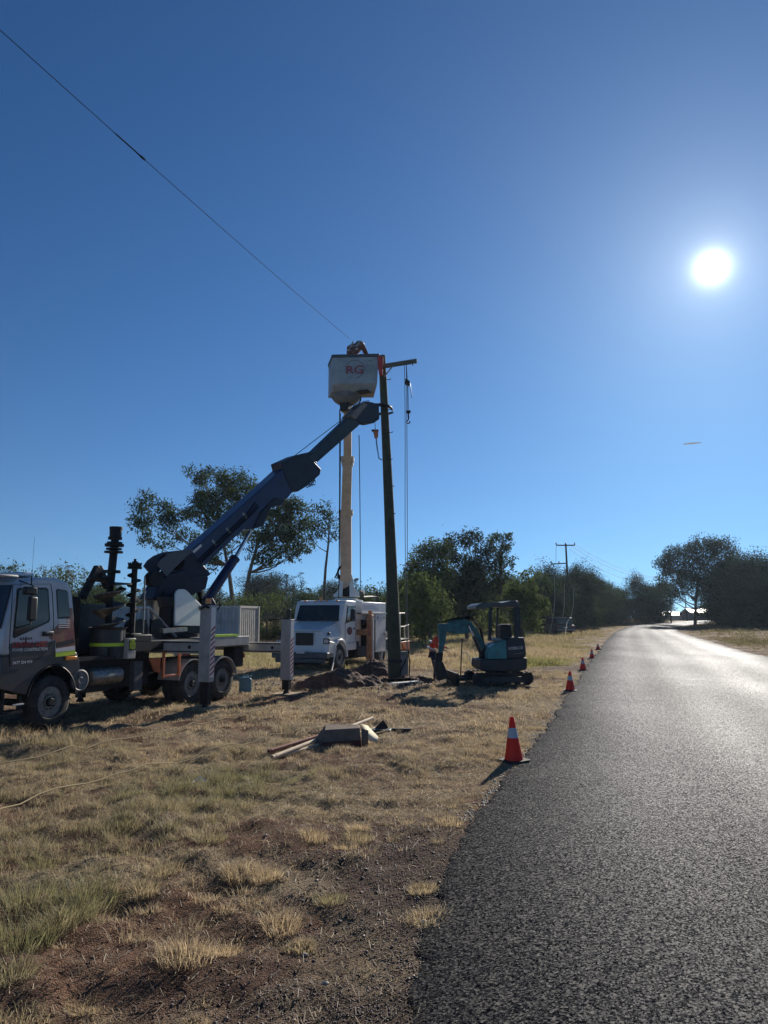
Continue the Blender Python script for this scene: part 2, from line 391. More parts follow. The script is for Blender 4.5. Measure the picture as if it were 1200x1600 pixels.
b.inputs['Roughness'].default_value = 1.0; b.inputs['Specular IOR Level'].default_value = .08
ma = N('ShaderNodeMath', operation='MULTIPLY_ADD'); l.new(v1.outputs['Distance'], ma.inputs[0]); ma.inputs[1].default_value = -.7; l.new(no.outputs[0], ma.inputs[2])
bp = N('ShaderNodeBump', Strength=1.0, Distance=.03); l.new(ma.outputs[0], bp.inputs['Height']); l.new(bp.outputs[0], b.inputs['Normal'])
idx = np.arange(XX.size).reshape(XX.shape)
FQ = np.stack([idx[:-1, :-1], idx[:-1, 1:], idx[1:, 1:], idx[1:, :-1]], -1).reshape(-1, 4)
npmesh('ground', np.stack([XX, YY, ZZ], -1).reshape(-1, 3), FQ, m, smooth=True, colors=colr.reshape(-1, 3), kind='structure')
def gz(x, y): return float(relief(np.array([float(x)]), np.array([float(y)]))[0])

# ------------------------------------------------------------------ grass, straw litter, gravel
def leafmat(name, tr=.5, rough=.6, vary=.35, attr=True, col=None, spec=.3):
    m, N, l, b = nmat(name); out = m.node_tree.nodes['Material Output']
    g = N('ShaderNodeNewGeometry')
    mr = N('ShaderNodeMapRange'); mr.inputs[3].default_value = 1 - vary; mr.inputs[4].default_value = 1 + vary
    l.new(g.outputs['Random Per Island'], mr.inputs[0])
    vm = N('ShaderNodeVectorMath', operation='SCALE'); l.new(mr.outputs[0], vm.inputs['Scale'])
    if attr: a = N('ShaderNodeVertexColor', layer_name='col'); l.new(a.outputs[0], vm.inputs[0])
    else: vm.inputs[0].default_value = col
    l.new(vm.outputs[0], b.inputs['Base Color']); b.inputs['Roughness'].default_value = rough; b.inputs['Specular IOR Level'].default_value = spec
    t = N('ShaderNodeBsdfTranslucent'); l.new(vm.outputs[0], t.inputs['Color'])
    ms = N('ShaderNodeMixShader'); ms.inputs[0].default_value = tr
    l.new(b.outputs[0], ms.inputs[1]); l.new(t.outputs[0], ms.inputs[2]); l.new(ms.outputs[0], out.inputs['Surface'])
    return m
GM = leafmat('grass_blade', .45)
def blades(cx, cy, cr, ch, nb, cc, wid, lean=.55):
    """cx.. arrays per tuft -> blades (5 verts: quad as two tris + tip)"""
    k = np.repeat(np.arange(len(cx)), nb); n = len(k)
    a = rng.random(n) * 2 * PI; rad = np.sqrt(rng.random(n)) * cr[k]
    bx = cx[k] + rad * np.cos(a); by = cy[k] + rad * np.sin(a); bz = relief(bx, by) - .01
    h = ch[k] * (.45 + .65 * rng.random(n)); a2 = a + rng.normal(0, .9, n)
    ln = lean * (.25 + rad / (cr[k] + 1e-6)) * (.4 + rng.random(n)) * h
    dx, dy = np.cos(a2), np.sin(a2)
    wa = rng.random(n) * PI; w = wid[k] * (.6 + .8 * rng.random(n)); wx, wy = np.cos(wa) * w / 2, np.sin(wa) * w / 2
    V = np.empty((n, 5, 3))
    V[:, 0] = np.stack([bx - wx, by - wy, bz], 1); V[:, 1] = np.stack([bx + wx, by + wy, bz], 1)
    mx_, my_, mz = bx + dx * ln * .35, by + dy * ln * .35, bz + h * .6
    V[:, 2] = np.stack([mx_ + wx * .8, my_ + wy * .8, mz], 1); V[:, 3] = np.stack([mx_ - wx * .8, my_ - wy * .8, mz], 1)
    V[:, 4] = np.stack([bx + dx * ln, by + dy * ln, bz + h * (.98 - .25 * rng.random(n))], 1)
    o = np.arange(n)[:, None] * 5
    F = np.concatenate([o + [0, 1, 2], o + [0, 2, 3], o + [3, 2, 4]])
    col = np.repeat(cc[k] * (.8 + .4 * rng.random((n, 1))), 5, 0)
    return V.reshape(-1, 3), F, col
def scatter(n, x0, x1, y0, y1, dens):
    x = rng.uniform(x0, x1, n); y = rng.uniform(y0, y1, n)
    d, dl = roaddist(x, y); p = dens(x, y, d, dl)
    ok = rng.random(n) < p
    return x[ok], y[ok], d[ok]
dry = np.array([.56, .435, .265]); dry2 = np.array([.33, .265, .175]); grn = np.array([.22, .22, .10]); yel = np.array([.34, .33, .12])
def green(x, y):
    g = .75 * np.exp(-((x + 3.4) / 1.6) ** 2 - ((y - 6.6) / 1.3) ** 2) + .8 * np.exp(-((x + 1.9) / 1.4) ** 2 - ((y - 9.8) / 1.6) ** 2) + .35 * np.exp(-((x + 6) / 3) ** 2 - ((y - 11) / 2.5) ** 2)
    return np.clip(g * .85 + (fbm(x * .9 + 70, y * .9, 3) - .5) * .7 - .05, 0, 1)
Vs, Fs, Cs = [], [], []
def addg(t):
    o = sum(len(v) for v in Vs); Vs.append(t[0]); Fs.append(t[1] + o); Cs.append(t[2])
def gcol(x, y, nb=0):
    g = green(x, y)[:, None]; r = rng.random((len(x), 1))
    return (dry * (1 - r) + dry2 * r) * (1 - g) + grn * g * (.8 + .5 * r)
def bare(x, y, d):
    return np.clip((1.55 - d) / .7 + (fbm(x * 1.6 + 61, y * 1.6, 3) - .5) * 2.2, 0, 1) * np.clip((8.2 - y) / 1.6, 0, 1)
def inspoil(x, y): return (((x + 1.1) / 2.6) ** 2 + ((y - 24.2) / 2.2) ** 2 < 1) | (((x - .2) / 2.2) ** 2 + ((y - 27.5) / 2.6) ** 2 < 1)
# short matted turf
def d1(x, y, d, dl): return (dl > .03) * np.clip(thatch(x, y) * 1.0 + .10, 0, 1) * (1 - .9 * inspoil(x, y)) * np.clip(d / .1, 0, 1) * (1 - .93 * bare(x, y, d))
x, y, d = scatter(36000, -9, 2.5, 3.9, 13, d1); n = len(x)
addg(blades(x, y, rng.uniform(.03, .10, n), rng.uniform(.02, .065, n), 12, gcol(x, y), np.full(n, .0038), 1.3))
x, y, d = scatter(26000, -18, 7, 13, 30, d1); n = len(x)
addg(blades(x, y, rng.uniform(.06, .2, n), rng.uniform(.03, .09, n), 9, gcol(x, y), np.full(n, .009), 1.2))
# standing tussocks
def d2(x, y, d, dl): return (dl > .12) * np.clip((fbm(x * .9 + 5, y * .9, 3) - .40) * 4, 0.02, 1) * (.35 + .65 * np.clip((y - 5.5) / 3, 0, 1) + green(x, y) * .6) * (1 - .9 * inspoil(x, y)) * (1 - .9 * bare(x, y, d))
x, y, d = scatter(4200, -9, 2.5, 4.0, 13, d2); n = len(x); g = green(x, y)
addg(blades(x, y, rng.uniform(.04, .14, n), rng.uniform(.04, .13, n) * (1 + .9 * g), 60, gcol(x, y), np.full(n, .0034), .9))
x, y, d = scatter(10500, -22, 7, 13, 30, d2); n = len(x)
addg(blades(x, y, rng.uniform(.08, .26, n), rng.uniform(.06, .17, n), 26, gcol(x, y), np.full(n, .008), .9))
x, y, d = scatter(16000, -9, 2.4, 3.9, 12, lambda x, y, d, dl: (dl > .05) * np.clip((fbm(x * 2.4 + 50, y * 2.4, 3) - .42) * 5, 0, 1) * (1 - .85 * bare(x, y, d))); n = len(x)
addg(blades(x, y, rng.uniform(.03, .08, n), rng.uniform(.015, .05, n), 12, np.array([.25, .20, .145]) * (.6 + .8 * rng.random((n, 1))), np.full(n, .0032), 1.6))
# hand-set big tussocks of the foreground
HT = [(290, 1502, .17, .20, 0), (115, 1430, .15, .22, .8), (25, 1475, .22, .30, .9), (45, 1410, .22, .28, .8), (140, 1405, .2, .24, .9), (85, 1450, .14, .24, .6), (375, 1370, .15, .17, 0), (440, 1440, .15, .17, 0), (490, 1318, .12, .16, 0), (415, 1375, .12, .15, 0), (515, 1405, .13, .09, .6), (670, 1440, .17, .13, .1), (660, 1392, .11, .1, .2), (15, 1535, .14, .16, .6), (560, 1318, .14, .13, .3), (540, 1330, .12, .1, 0), (60, 1345, .15, .16, .7), (190, 1290, .15, .14, .7), (270, 1240, .2, .12, 1), (395, 1210, .25, .12, 1), (255, 1365, .15, .15, .2), (560, 1300, .12, .12, 0), (700, 1290, .15, .12, 0), (225, 1395, .12, .12, .2), (330, 1320, .14, .14, .5), (130, 1560, .1, .06, .2), (840, 1140, .16, .12, .2), (812, 1165, .14, .1, 0), (300, 1595, .1, .05, 0), (20, 1600, .2, .1, .4), (470, 1470, .1, .08, .2), (350, 1480, .12, .1, 0)]
hx = np.array([grd(a[0], a[1])[:2] for a in HT]); hr = np.array([a[2] for a in HT]); hh = np.array([a[3] for a in HT]); hg = np.array([a[4] for a in HT])[:, None]
addg(blades(hx[:, 0], hx[:, 1], hr, hh * .72, 420, dry * (1 - hg) + grn * hg, np.full(len(HT), .0032), .8))
# tall weeds under the crane truck and beyond the machines, right verge
def d3(x, y, d, dl): return (d > .25) * (1 - .95 * inspoil(x, y))
x, y, d = scatter(1500, -9, -5, 12.4, 14.2, lambda x, y, d, dl: (fbm(x * 1.3, y * 1.3, 2) > .5) * 1.0); n = len(x)
addg(blades(x, y, np.full(n, .08), rng.uniform(.08, .3, n), 8, gcol(x, y), np.full(n, .006), .7))
for (x0, x1, y0, y1, nn, h0, h1, nb, w, tall) in ((-26, 13, 30, 48, 12000, .08, .28, 16, .016, 1), (4, 20, 33, 52, 9000, .2, .55, 20, .018, 1), (-45, 30, 48, 80, 15000, .12, .5, 14, .03, 0), (10, 45, 18, 48, 9000, .05, .17, 16, .018, 0), (20, 90, 48, 110, 15000, .06, .24, 12, .035, 0), (-60, 60, 80, 160, 16000, .15, .5, 10, .06, 0)):
    def dn(x, y, d, dl): return (d > .2 + .5 * (y > 30)) * np.clip((fbm(x * .25 + 2, y * .25, 3) - .34) * 5, .12, 1) * (np.abs(y - 29.5 - .12 * x) > 1.3)
    x, y, d = scatter(nn, x0, x1, y0, y1, dn); n = len(x)
    q = np.clip(fbm(x * .12 + 9, y * .12, 3) * 1.6 - .4, 0, 1)[:, None]; rt = (x > np.interp(y, xr_y, xr_x))[:, None]
    cc = (yel * q + dry * (1 - q)) * (1 - .35 * rt) * (.85 if tall else .75)
    hgt = rng.uniform(h0, h1, n) * np.clip(d / 3, .35, 1)
    addg(blades(x, y, rng.uniform(.15, .4, n), hgt, nb, cc, np.full(n, w), .6))
npmesh('grass', np.concatenate(Vs), np.concatenate(Fs), GM, colors=np.concatenate(Cs), kind='stuff', label='dry tussock grass with green patches over the verge and paddock', cat='grass')
# dead stalks lying about
n = 52000; x = rng.uniform(-9, 2.6, n); y = 3.8 + rng.random(n) ** 1.4 * 14; d, dl = roaddist(x, y); ok = (dl > -.12) & (rng.random(n) < .6 + .4 * thatch(x, y)); x, y = x[ok], y[ok]; n = len(x)
a = rng.random(n) * 2 * PI; L = rng.uniform(.02, .10, n) * (1 + (rng.random(n) > .97) * 1.6); z = relief(x, y)
dx, dy = np.cos(a) * L / 2, np.sin(a) * L / 2; wx, wy = -np.sin(a) * .0018, np.cos(a) * .0018; zl = rng.uniform(.002, .03, n)
V = np.stack([np.stack([x - dx - wx, y - dy - wy, z + .003], 1), np.stack([x + dx - wx, y + dy - wy, z + zl], 1), np.stack([x + dx + wx, y + dy + wy, z + zl + .002], 1), np.stack([x - dx + wx, y - dy + wy, z + .006], 1)], 1).reshape(-1, 3)
npmesh('straw_litter', V, np.arange(4 * n).reshape(-1, 4), GM, colors=np.repeat(np.array([.46, .36, .24]) * (.15 + .95 * rng.random((n, 1))), 4, 0), kind='stuff', label='dead grass stalks and twigs scattered on the soil', cat='straw')
# loose stones along the seal edge
def stones(n, xs, ys, rs, cols, name, label):
    ic = np.array([(0, 0, 1), (.9, 0, .35), (.28, .85, .4), (-.72, .53, .3), (-.72, -.53, .4), (.28, -.85, .35), (.6, .4, -.5), (-.6, .4, -.5), (0, -.8, -.5)])
    fc = np.array([(0, 1, 2), (0, 2, 3), (0, 3, 4), (0, 4, 5), (0, 5, 1), (1, 6, 2), (2, 7, 3), (2, 6, 7), (3, 7, 4), (4, 7, 8), (4, 8, 5), (5, 8, 1), (1, 8, 6)])
    a = rng.random(n) * 2 * PI; V = np.repeat(ic[None], n, 0) * (1 + rng.normal(0, .16, (n, 9, 3))) * rs[:, None, None] * np.array([1, 1, .62]) 
    c, s = np.cos(a)[:, None], np.sin(a)[:, None]
    vx = V[..., 0] * c - V[..., 1] * s * .75; vy = V[..., 0] * s + V[..., 1] * c * .75
    V = np.stack([vx + xs[:, None], vy + ys[:, None], V[..., 2] + (relief(xs, ys) + rs * .25)[:, None]], -1)
    F = (fc[None] + (np.arange(n) * 9)[:, None, None]).reshape(-1, 3)
    return npmesh(name, V.reshape(-1, 3), F, leafmat(name + '_rock', 0.0, .55, .4, spec=.4), colors=np.repeat(cols, 9, 0), kind='stuff', label=label, cat='gravel')
n = 120000; x = rng.uniform(-5, 2.8, n); y = 3.8 + rng.random(n) ** 1.5 * 9; d, dl = roaddist(x, y)
g_ = np.clip((1.5 - d) / 1.0 + (fbm(x * 1.4 + 8, y * 1.4, 3) - .5) * 1.6, 0, 1) * np.clip((9 - y) / 1.5, 0.05, 1)
ok = (dl > -.16) & (rng.random(n) < (g_ * .8 + .06) * np.clip((dl + .16) / .16, 0, 1)); x, y = x[ok], y[ok]; n = len(x)
stones(n, x, y, rng.uniform(.003, .0095, n) * (1 + (rng.random(n) > .985) * 1.2), np.array([.15, .105, .09]) * (.45 + .9 * rng.random((n, 1)) + (rng.random((n, 1)) > .985) * 2.5), 'gravel', 'loose dark reddish gravel beside the seal edge')
# pale stones along the far edge of the seal
n = 1500; t = rng.random(n) ** 1.4; y = 8 + 30 * t; x = np.interp(y, xl_y, xl_x) - rng.exponential(.07, n) - .01
stones(n, x, y, rng.uniform(.006, .022, n), np.array([.4, .36, .3]) * (.4 + .6 * rng.random((n, 1))), 'edge_gravel', 'pale loose stones lining the broken road edge')

# ------------------------------------------------------------------ trees
BARK = mat('grey_bark', (.16, .13, .10), .9, noise=.5, scale=6, bump=.6, bscale=14)
BARKD = mat('dark_bark', (.06, .05, .042), .95, noise=.4, scale=6, bump=.6, bscale=14)
LEAF = {
    'euc': leafmat('eucalypt_leaf', .38, .75, .45, False, (.052, .076, .028), .03),
    'light': leafmat('pale_leaf', .42, .75, .45, False, (.085, .115, .036), .03),
    'dark': leafmat('dark_leaf', .3, .8, .4, False, (.038, .054, .027), .02),
    'pine': leafmat('needle_leaf', .2, .7, .4, False, (.036, .042, .026), .2),
    'brown': leafmat('brown_leaf', .3, .7, .4, False, (.10, .075, .04), .2),
}
def crown_geo(clumps, L, dens, rg, droop=.35, nsub=10):
    Cn = []; twigs = []
    for c, r in clumps:
        c = np.array(c, float); r = np.array(r, float) * 1.07
        ns = max(5, int(nsub * (r[0] * r[2]) ** .5 / 1.1)); r = r * np.array([1.18, 1.05, 1.6])
        u = rg.normal(size=(ns, 3)); u /= np.linalg.norm(u, axis=1)[:, None]; u *= rg.random((ns, 1)) ** .45
        u[:, 2] = u[:, 2] * .9
        pc = c + u * r * .85; pr_ = rg.uniform(.26, .5, ns)[:, None] * np.sqrt(r[0] * r[2]) * np.array([1.1, 1.1, .95])
        twigs.append((c, pc))
        k = np.maximum(20, (dens * 9.0 * pr_[:, 0] * pr_[:, 2] / (L * L))).astype(int)
        for i in range(ns):
            q = rg.normal(size=(k[i], 3)); q /= np.linalg.norm(q, axis=1)[:, None]; q *= rg.random((k[i], 1)) ** .4 * (1 + .35 * rg.normal(size=(k[i], 1)) ** 2 * .5)
            Cn.append(pc[i] + q * pr_[i])
    P = np.concatenate(Cn); n = len(P)
    a = rg.normal(size=(n, 3)); a[:, 2] -= droop * 2; a /= np.linalg.norm(a, axis=1)[:, None]
    b = np.cross(a, rg.normal(size=(n, 3))); b /= np.linalg.norm(b, axis=1)[:, None]
    s = L * rg.uniform(.6, 1.3, (n, 1)); a *= s; b *= s * .38
    V = np.stack([P - a * .5, P + b * .5, P + a * .5, P - b * .5], 1).reshape(-1, 3)
    return V, np.arange(4 * n).reshape(-1, 4), twigs
def limb(b, p, q, r0, r1, rn, n=6, sag=.12, k=5):
    p = Vector(p); q = Vector(q); L = (q - p).length; pts = []; rs = []
    off = Vector((rn.uniform(-1, 1), rn.uniform(-1, 1), -.6)) * L * sag
    for i in range(k + 1):
        t = i / k; w = 4 * t * (1 - t)
        pts.append(p.lerp(q, t) + off * w + Vector((rn.uniform(-1, 1), rn.uniform(-1, 1), rn.uniform(-1, 1))) * L * .025 * (0 < i < k)); rs.append(r0 + (r1 - r0) * t)
    b.tube(pts, rs, n); return pts
def tree(name, label, loc, clumps, stem, L=.22, dens=1.0, leaf='euc', bark=None, group=None, seed=1, droop=.35, r0=.25, nsub=10, cat='tree', rotz=0, twign=3, low=.18):
    rg = np.random.default_rng(seed); rn = random.Random(seed)
    t = thing(name, label, cat, loc, rotz, group)
    V, F, tw = crown_geo(clumps, L, dens, rg, droop, nsub)
    npmesh('crown', V, F, LEAF[leaf], t)
    b = B(); stem = [Vector(p) for p in stem]; m = len(stem)
    H = max(c[0][2] + c[1][2] for c in clumps)
    b.tube([stem[0] - Vector((0, 0, .3))] + stem, [r0 * 1.25] + [r0 * (1 - .6 * i / max(1, m - 1)) for i in range(m)], 8)
    fine = []
    for i in range(m - 1):
        for s_ in range(6): fine.append((stem[i].lerp(stem[i + 1], s_ / 6), r0 * (1 - .6 * (i + s_ / 6) / max(1, m - 1))))
    fine.append((stem[-1], r0 * .4))
    for c, pc in tw:
        c = Vector(c)
        best = min(fine, key=lambda f: .45 * (f[0] - c).length + 2.0 * max(0, f[0].z - c.z + .9) + 1.1 * abs((c.z - f[0].z) - .8 * math.hypot(c.x - f[0].x, c.y - f[0].y)) + (9 if f[0].z < H * low else 0))
        pts = limb(b, best[0], c, max(best[1] * .5, r0 * .16), r0 * .1, rn, 5, .1)
        for i in rn.sample(range(len(pc)), min(len(pc), twign)):
            limb(b, pts[-2] if rn.random() < .5 else c, pc[i], r0 * .09, r0 * .03, rn, 3, .08, 3)
    b.build('trunk', bark or BARK, t)
    return t
def pxclump(u0, Y, lst, zb, ydep=.8, rn=R):
    """crown clumps sighted at distance Y -> metres relative to the trunk base"""
    out = []; k = Y / 1150.0; bx = at(u0, 960, Y).x
    for u, v, ru, rv in lst:
        p = at(u, v, Y); out.append(((p.x - bx, rn.uniform(-1, 1) * ydep * ru * k * 1.4, p.z - zb), (ru * k, ru * k, rv * k * 1.05)))
    return out
def stempx(u0, Y, lst, zb):
    bx = at(u0, 960, Y).x
    return [(at(u, v, Y).x - bx, R.uniform(-.3, .3) if i else 0, at(u, v, Y).z - zb if i else 0) for i, (u, v) in enumerate(lst)]
def hero(name, label, u0, Y, cl, st, **k):
    zb = gz(at(u0, 960, Y).x, Y); bx = at(u0, 960, Y).x
    return tree(name, label, (bx, Y, zb), pxclump(u0, Y, cl, zb), stempx(u0, Y, st, zb), **k)
EU = dict(low=.42, L=.30, dens=2.4, nsub=10, leaf='euc')
hero('eucalyptus_tree', 'tall spreading gum tree with layered crown, left of the two behind the blue crane boom', 366, 70,
     [(239, 792, 26, 13), (230, 818, 20, 13), (224, 838, 16, 10), (275, 819, 28, 13), (299, 846, 24, 13), (262, 850, 22, 8), (322, 752, 28, 11), (312, 770, 20, 11), (366, 762, 36, 14), (344, 782, 34, 15), (318, 798, 22, 13), (338, 814, 28, 15), (382, 784, 28, 15), (350, 850, 20, 12), (300, 868, 18, 8), (330, 880, 22, 10), (392, 765, 20, 10), (402, 800, 18, 12), (374, 820, 22, 12), (392, 838, 18, 10), (290, 800, 18, 8)],
     [(366, 1000), (364, 935), (358, 900), (350, 850), (340, 800)], r0=.26, seed=3, **EU)
hero('eucalyptus_tree', 'gum tree behind the blue crane boom with airy lower crown reaching toward the white boom', 386, 66,
     [(461, 788, 18, 14), (440, 795, 24, 17), (434, 820, 28, 15), (461, 846, 27, 15), (432, 864, 24, 12), (462, 868, 15, 8), (410, 842, 24, 14), (470, 818, 20, 13), (420, 880, 18, 8), (400, 866, 16, 9), (452, 808, 20, 10), (482, 826, 12, 9), (424, 842, 18, 10), (448, 834, 18, 10), (476, 856, 14, 8)],
     [(386, 1003), (384, 940), (390, 895), (402, 850), (424, 815)], r0=.24, seed=5, **EU)
hero('eucalyptus_tree', 'slender forked gum tree with small high crown beside the white boom', 507, 62,
     [(503, 800, 22, 11), (494, 818, 14, 10), (508, 828, 12, 9), (515, 819, 14, 12), (518, 838, 9, 7), (496, 832, 11, 8), (486, 812, 11, 10), (489, 842, 13, 8), (512, 806, 12, 7)],
     [(507, 1005), (506, 925), (509, 888), (513, 850), (515, 822)], r0=.15, seed=8, L=.26, dens=1.6, nsub=10, leaf='euc')
DG = dict(L=.27, dens=2.0, nsub=16)
hero('gum_tree', 'rounded olive green tree just right of the wooden pole', 672, 60,
     [(676, 856, 22, 12), (664, 880, 26, 16), (690, 880, 22, 18), (652, 900, 24, 16), (680, 910, 28, 18), (700, 900, 16, 16), (660, 930, 30, 18), (690, 940, 24, 18), (640, 925, 16, 16), (640, 958, 20, 14), (670, 965, 26, 16)],
     [(672, 1000), (672, 950), (676, 900), (678, 860)], r0=.2, seed=12, leaf='light', **DG)
hero('gum_tree', 'leafy pale bush in front of the trees right of the wooden pole', 664, 48,
     [(652, 905, 16, 11), (664, 925, 26, 16), (640, 930, 18, 16), (684, 945, 20, 16), (656, 955, 30, 18), (690, 965, 16, 12), (634, 970, 18, 16), (668, 985, 26, 14), (640, 995, 16, 10)],
     [(664, 1010), (662, 970), (660, 930)], r0=.16, seed=13, leaf='light', **DG)
hero('gum_tree', 'broad flat topped dark tree behind the small excavator', 730, 64,
     [(724, 850, 30, 9), (706, 858, 16, 11), (752, 858, 16, 11), (712, 876, 16, 12), (742, 880, 24, 14), (726, 900, 26, 16), (716, 925, 22, 18), (744, 915, 24, 18), (730, 950, 26, 18), (752, 890, 16, 12), (706, 900, 14, 14)],
     [(730, 1000), (728, 950), (727, 900), (728, 866)], r0=.2, seed=14, leaf='dark', **DG)
hero('gum_tree', 'tallest tree of the clump above the excavator with tufted leaning top', 781, 66,
     [(780, 841, 14, 8), (792, 838, 9, 6), (772, 850, 14, 9), (790, 855, 11, 9), (778, 868, 17, 10), (796, 875, 9, 7), (770, 885, 18, 12), (786, 895, 14, 10), (768, 912, 22, 14), (790, 918, 14, 12)],
     [(781, 1000), (782, 950), (783, 905), (782, 860)], r0=.22, seed=15, leaf='euc', **DG)
hero('gum_tree', 'green leafy bush behind the excavator canopy', 816, 52,
     [(826, 905, 16, 10), (812, 918, 20, 12), (832, 925, 17, 14), (800, 935, 20, 14), (824, 945, 24, 16), (846, 950, 12, 12), (806, 962, 24, 14), (834, 972, 20, 14), (780, 965, 18, 14), (762, 975, 16, 12), (800, 985, 22, 10)],
     [(816, 1008), (816, 970), (818, 930)], r0=.16, seed=16, leaf='light', **DG)
hero('eucalyptus_tree', 'big domed gum tree with open lower limbs beside the far end of the road', 1086, 118,
     [(1095, 853, 34, 8), (1070, 862, 26, 9), (1048, 875, 18, 11), (1118, 862, 22, 10), (1092, 872, 34, 12), (1134, 876, 14, 9), (1060, 890, 24, 11), (1100, 892, 30, 12), (1040, 895, 12, 9), (1128, 898, 16, 10), (1078, 906, 26, 10), (1110, 912, 20, 9), (1056, 912, 14, 8), (1136, 912, 10, 8), (1040, 882, 14, 9), (1140, 888, 12, 9), (1050, 925, 12, 8), (1036, 906, 12, 9), (1045, 936, 9, 7), (1066, 924, 12, 7)],
     [(1086, 972), (1088, 940), (1091, 915), (1094, 880)], r0=.28, seed=21, L=.36, dens=1.5, nsub=11, leaf='dark')
# archetypes for the tree line
def gen(kind, h, w, seed):
    q = random.Random(seed); out = []
    if kind == 'round':
        for i in range(15):
            t = i / 14; z = h * (.12 + .76 * t); rr = w * .5 * math.sin(min(1, (1 - t) * 1.25 + .3) * PI / 2) * q.uniform(.3, .8); a = q.random() * 2 * PI
            out.append(((rr * math.cos(a), rr * math.sin(a), z), (w * q.uniform(.22, .32), w * q.uniform(.2, .3), h * q.uniform(.11, .15))))
        out.append(((0, 0, h * .9), (w * .22, w * .22, h * .08)))
    elif kind == 'bush':
        for i in range(14):
            a = q.random() * 2 * PI; rr = w * .36 * q.random() ** .5
            out.append(((rr * math.cos(a), rr * math.sin(a), h * q.uniform(.16, .8)), (w * q.uniform(.2, .3), w * .24, h * q.uniform(.14, .2))))
    elif kind == 'pine':
        for i in range(11):
            t = i / 10; z = h * (.12 + .84 * t); rr = w * .5 * (1 - t) ** .8 + .12 * w; a = q.random() * 2 * PI
            out.append(((rr * .25 * math.cos(a), rr * .25 * math.sin(a), z), (rr * .8, rr * .8, h * .065)))
    elif kind == 'open':
        for i in range(10):
            a = i * 2.4 + q.random(); z = h * q.uniform(.5, .93); rr = w * .36 * q.uniform(.3, 1)
            out.append(((rr * math.cos(a), rr * math.sin(a), z), (w * q.uniform(.15, .24), w * .2, h * q.uniform(.05, .085))))
    return out
ARCH = {}
def arch(key, kind, h, w, leaf, seed, L, dens, nsub=10, bark=None):
    ARCH[key] = [kind, h, w, leaf, seed, L, dens, nsub, bark, None]
arch('round1', 'round', 10, 7.5, 'dark', 31, .25, .7)
arch('round2', 'round', 9, 8.5, 'euc', 32, .25, .7)
arch('bush1', 'bush', 5, 6, 'euc', 33, .24, .7)
arch('bush2', 'bush', 4, 5, 'light', 34, .22, .7)
arch('pine1', 'pine', 9, 3.4, 'pine', 35, .20, .7, 8, BARKD)
arch('pine2', 'pine', 7, 2.6, 'pine', 36, .20, .6, 8, BARKD)
arch('open1', 'open', 12, 8, 'dark', 37, .25, .8, 12)
arch('dead1', 'pine', 7, 3.4, 'brown', 38, .14, .03, 8, BARKD)
def place(key, u, Y, h, label, group, ws=1.0):
    a = ARCH[key]; x = at(u, 960, Y).x; loc = (x, Y, gz(x, Y) - .05); nm = {'p': 'pine_tree', 'b': 'bush', 'd': 'bare_tree'}.get(key[0], 'tree')
    if a[9] is None:
        t = tree(nm, label, loc, gen(a[0], a[1], a[2], a[4]), [(0, 0, 0), (.1, 0, a[1] * .3), (-.1, .1, a[1] * .6), (0, 0, a[1] * .8)], L=a[5], dens=a[6], leaf=a[3], bark=a[8], seed=a[4], r0=.012 * a[1] + .03, nsub=a[7], twign=6 if key[0] == 'd' else 3)
        a[9] = t
    else: t = dup(a[9], loc, label=label)
    s = h / a[1]; t.scale = (s * ws, s * ws, s); t.rotation_euler = (0, 0, R.uniform(0, 6.28)); t['label'] = label; t['group'] = group; t['category'] = {'b': 'bush'}.get(key[0], 'tree')
    return t
def hpx(vtop, u, Y):
    p = at(u, vtop, Y); return p.z - gz(p.x, Y)
G1, L1 = 'dark pines behind the crane truck', 'narrow dark pine in the scrub line between the crane truck and the white truck'
for u, vt, Y in ((402, 922, 84), (418, 905, 80), (432, 912, 90), (446, 893, 82), (458, 902, 78), (470, 896, 88), (482, 915, 80), (398, 935, 92), (341, 905, 86), (428, 930, 70), (410, 940, 68), (452, 930, 72), (536, 915, 84), (556, 900, 90), (330, 930, 76), (316, 920, 90), (475, 925, 74)):
    place(R.choice(['pine1', 'pine2']), u, Y, hpx(vt, u, Y), 'narrow dark pine left of the small forked gum tree' if u < 480 else 'narrow dark pine behind the white boom', G1, R.uniform(.9, 1.3))
G2 = 'scrub behind the trucks'
def L2(u): return ('olive scrub bush behind the augers of the crane truck' if u < 260 else 'olive scrub bush behind the blue boom and the container' if u < 385 else 'olive scrub bush between the container and the white truck' if u < 470 else 'olive scrub bush behind the cab of the white truck' if u < 540 else 'olive scrub bush behind the service body of the white truck')
for u, vt, Y in ((478, 908, 66), (466, 938, 62), (492, 930, 64), (560, 935, 66), (580, 905, 60), (596, 925, 62), (350, 940, 72), (370, 950, 70), (300, 925, 78), (280, 935, 74), (250, 905, 76), (225, 915, 74), (208, 905, 82), (400, 958, 66), (440, 960, 64), (545, 950, 60), (320, 952, 66), (232, 940, 66), (575, 960, 58), (520, 955, 60), (600, 958, 58), (192, 930, 80), (500, 962, 62), (420, 970, 60)):
    place(R.choice(['bush1', 'bush2', 'round2']), u, Y, hpx(vt, u, Y) * (.82 if u < 540 else 1), L2(u), G2 + (' cab' if 0 else ''), R.uniform(.8, 1.1))
place('bush2', 384 + 10, 62, hpx(925, 394, 62), 'rounded dull green bush standing at the right end of the grey container', None)['group'] = 'scrub behind the trucks'
G3, L3 = 'scrub behind the crane truck cab', 'small bushy tree behind the cab of the crane truck'
place('bush2', 45, 70, hpx(886, 45, 70), 'yellowish bush showing above the roof of the crane truck cab', G3)
place('open1', 6, 64, hpx(880, 6, 64), 'dark tree top at the left edge behind the crane truck light bar', G3)
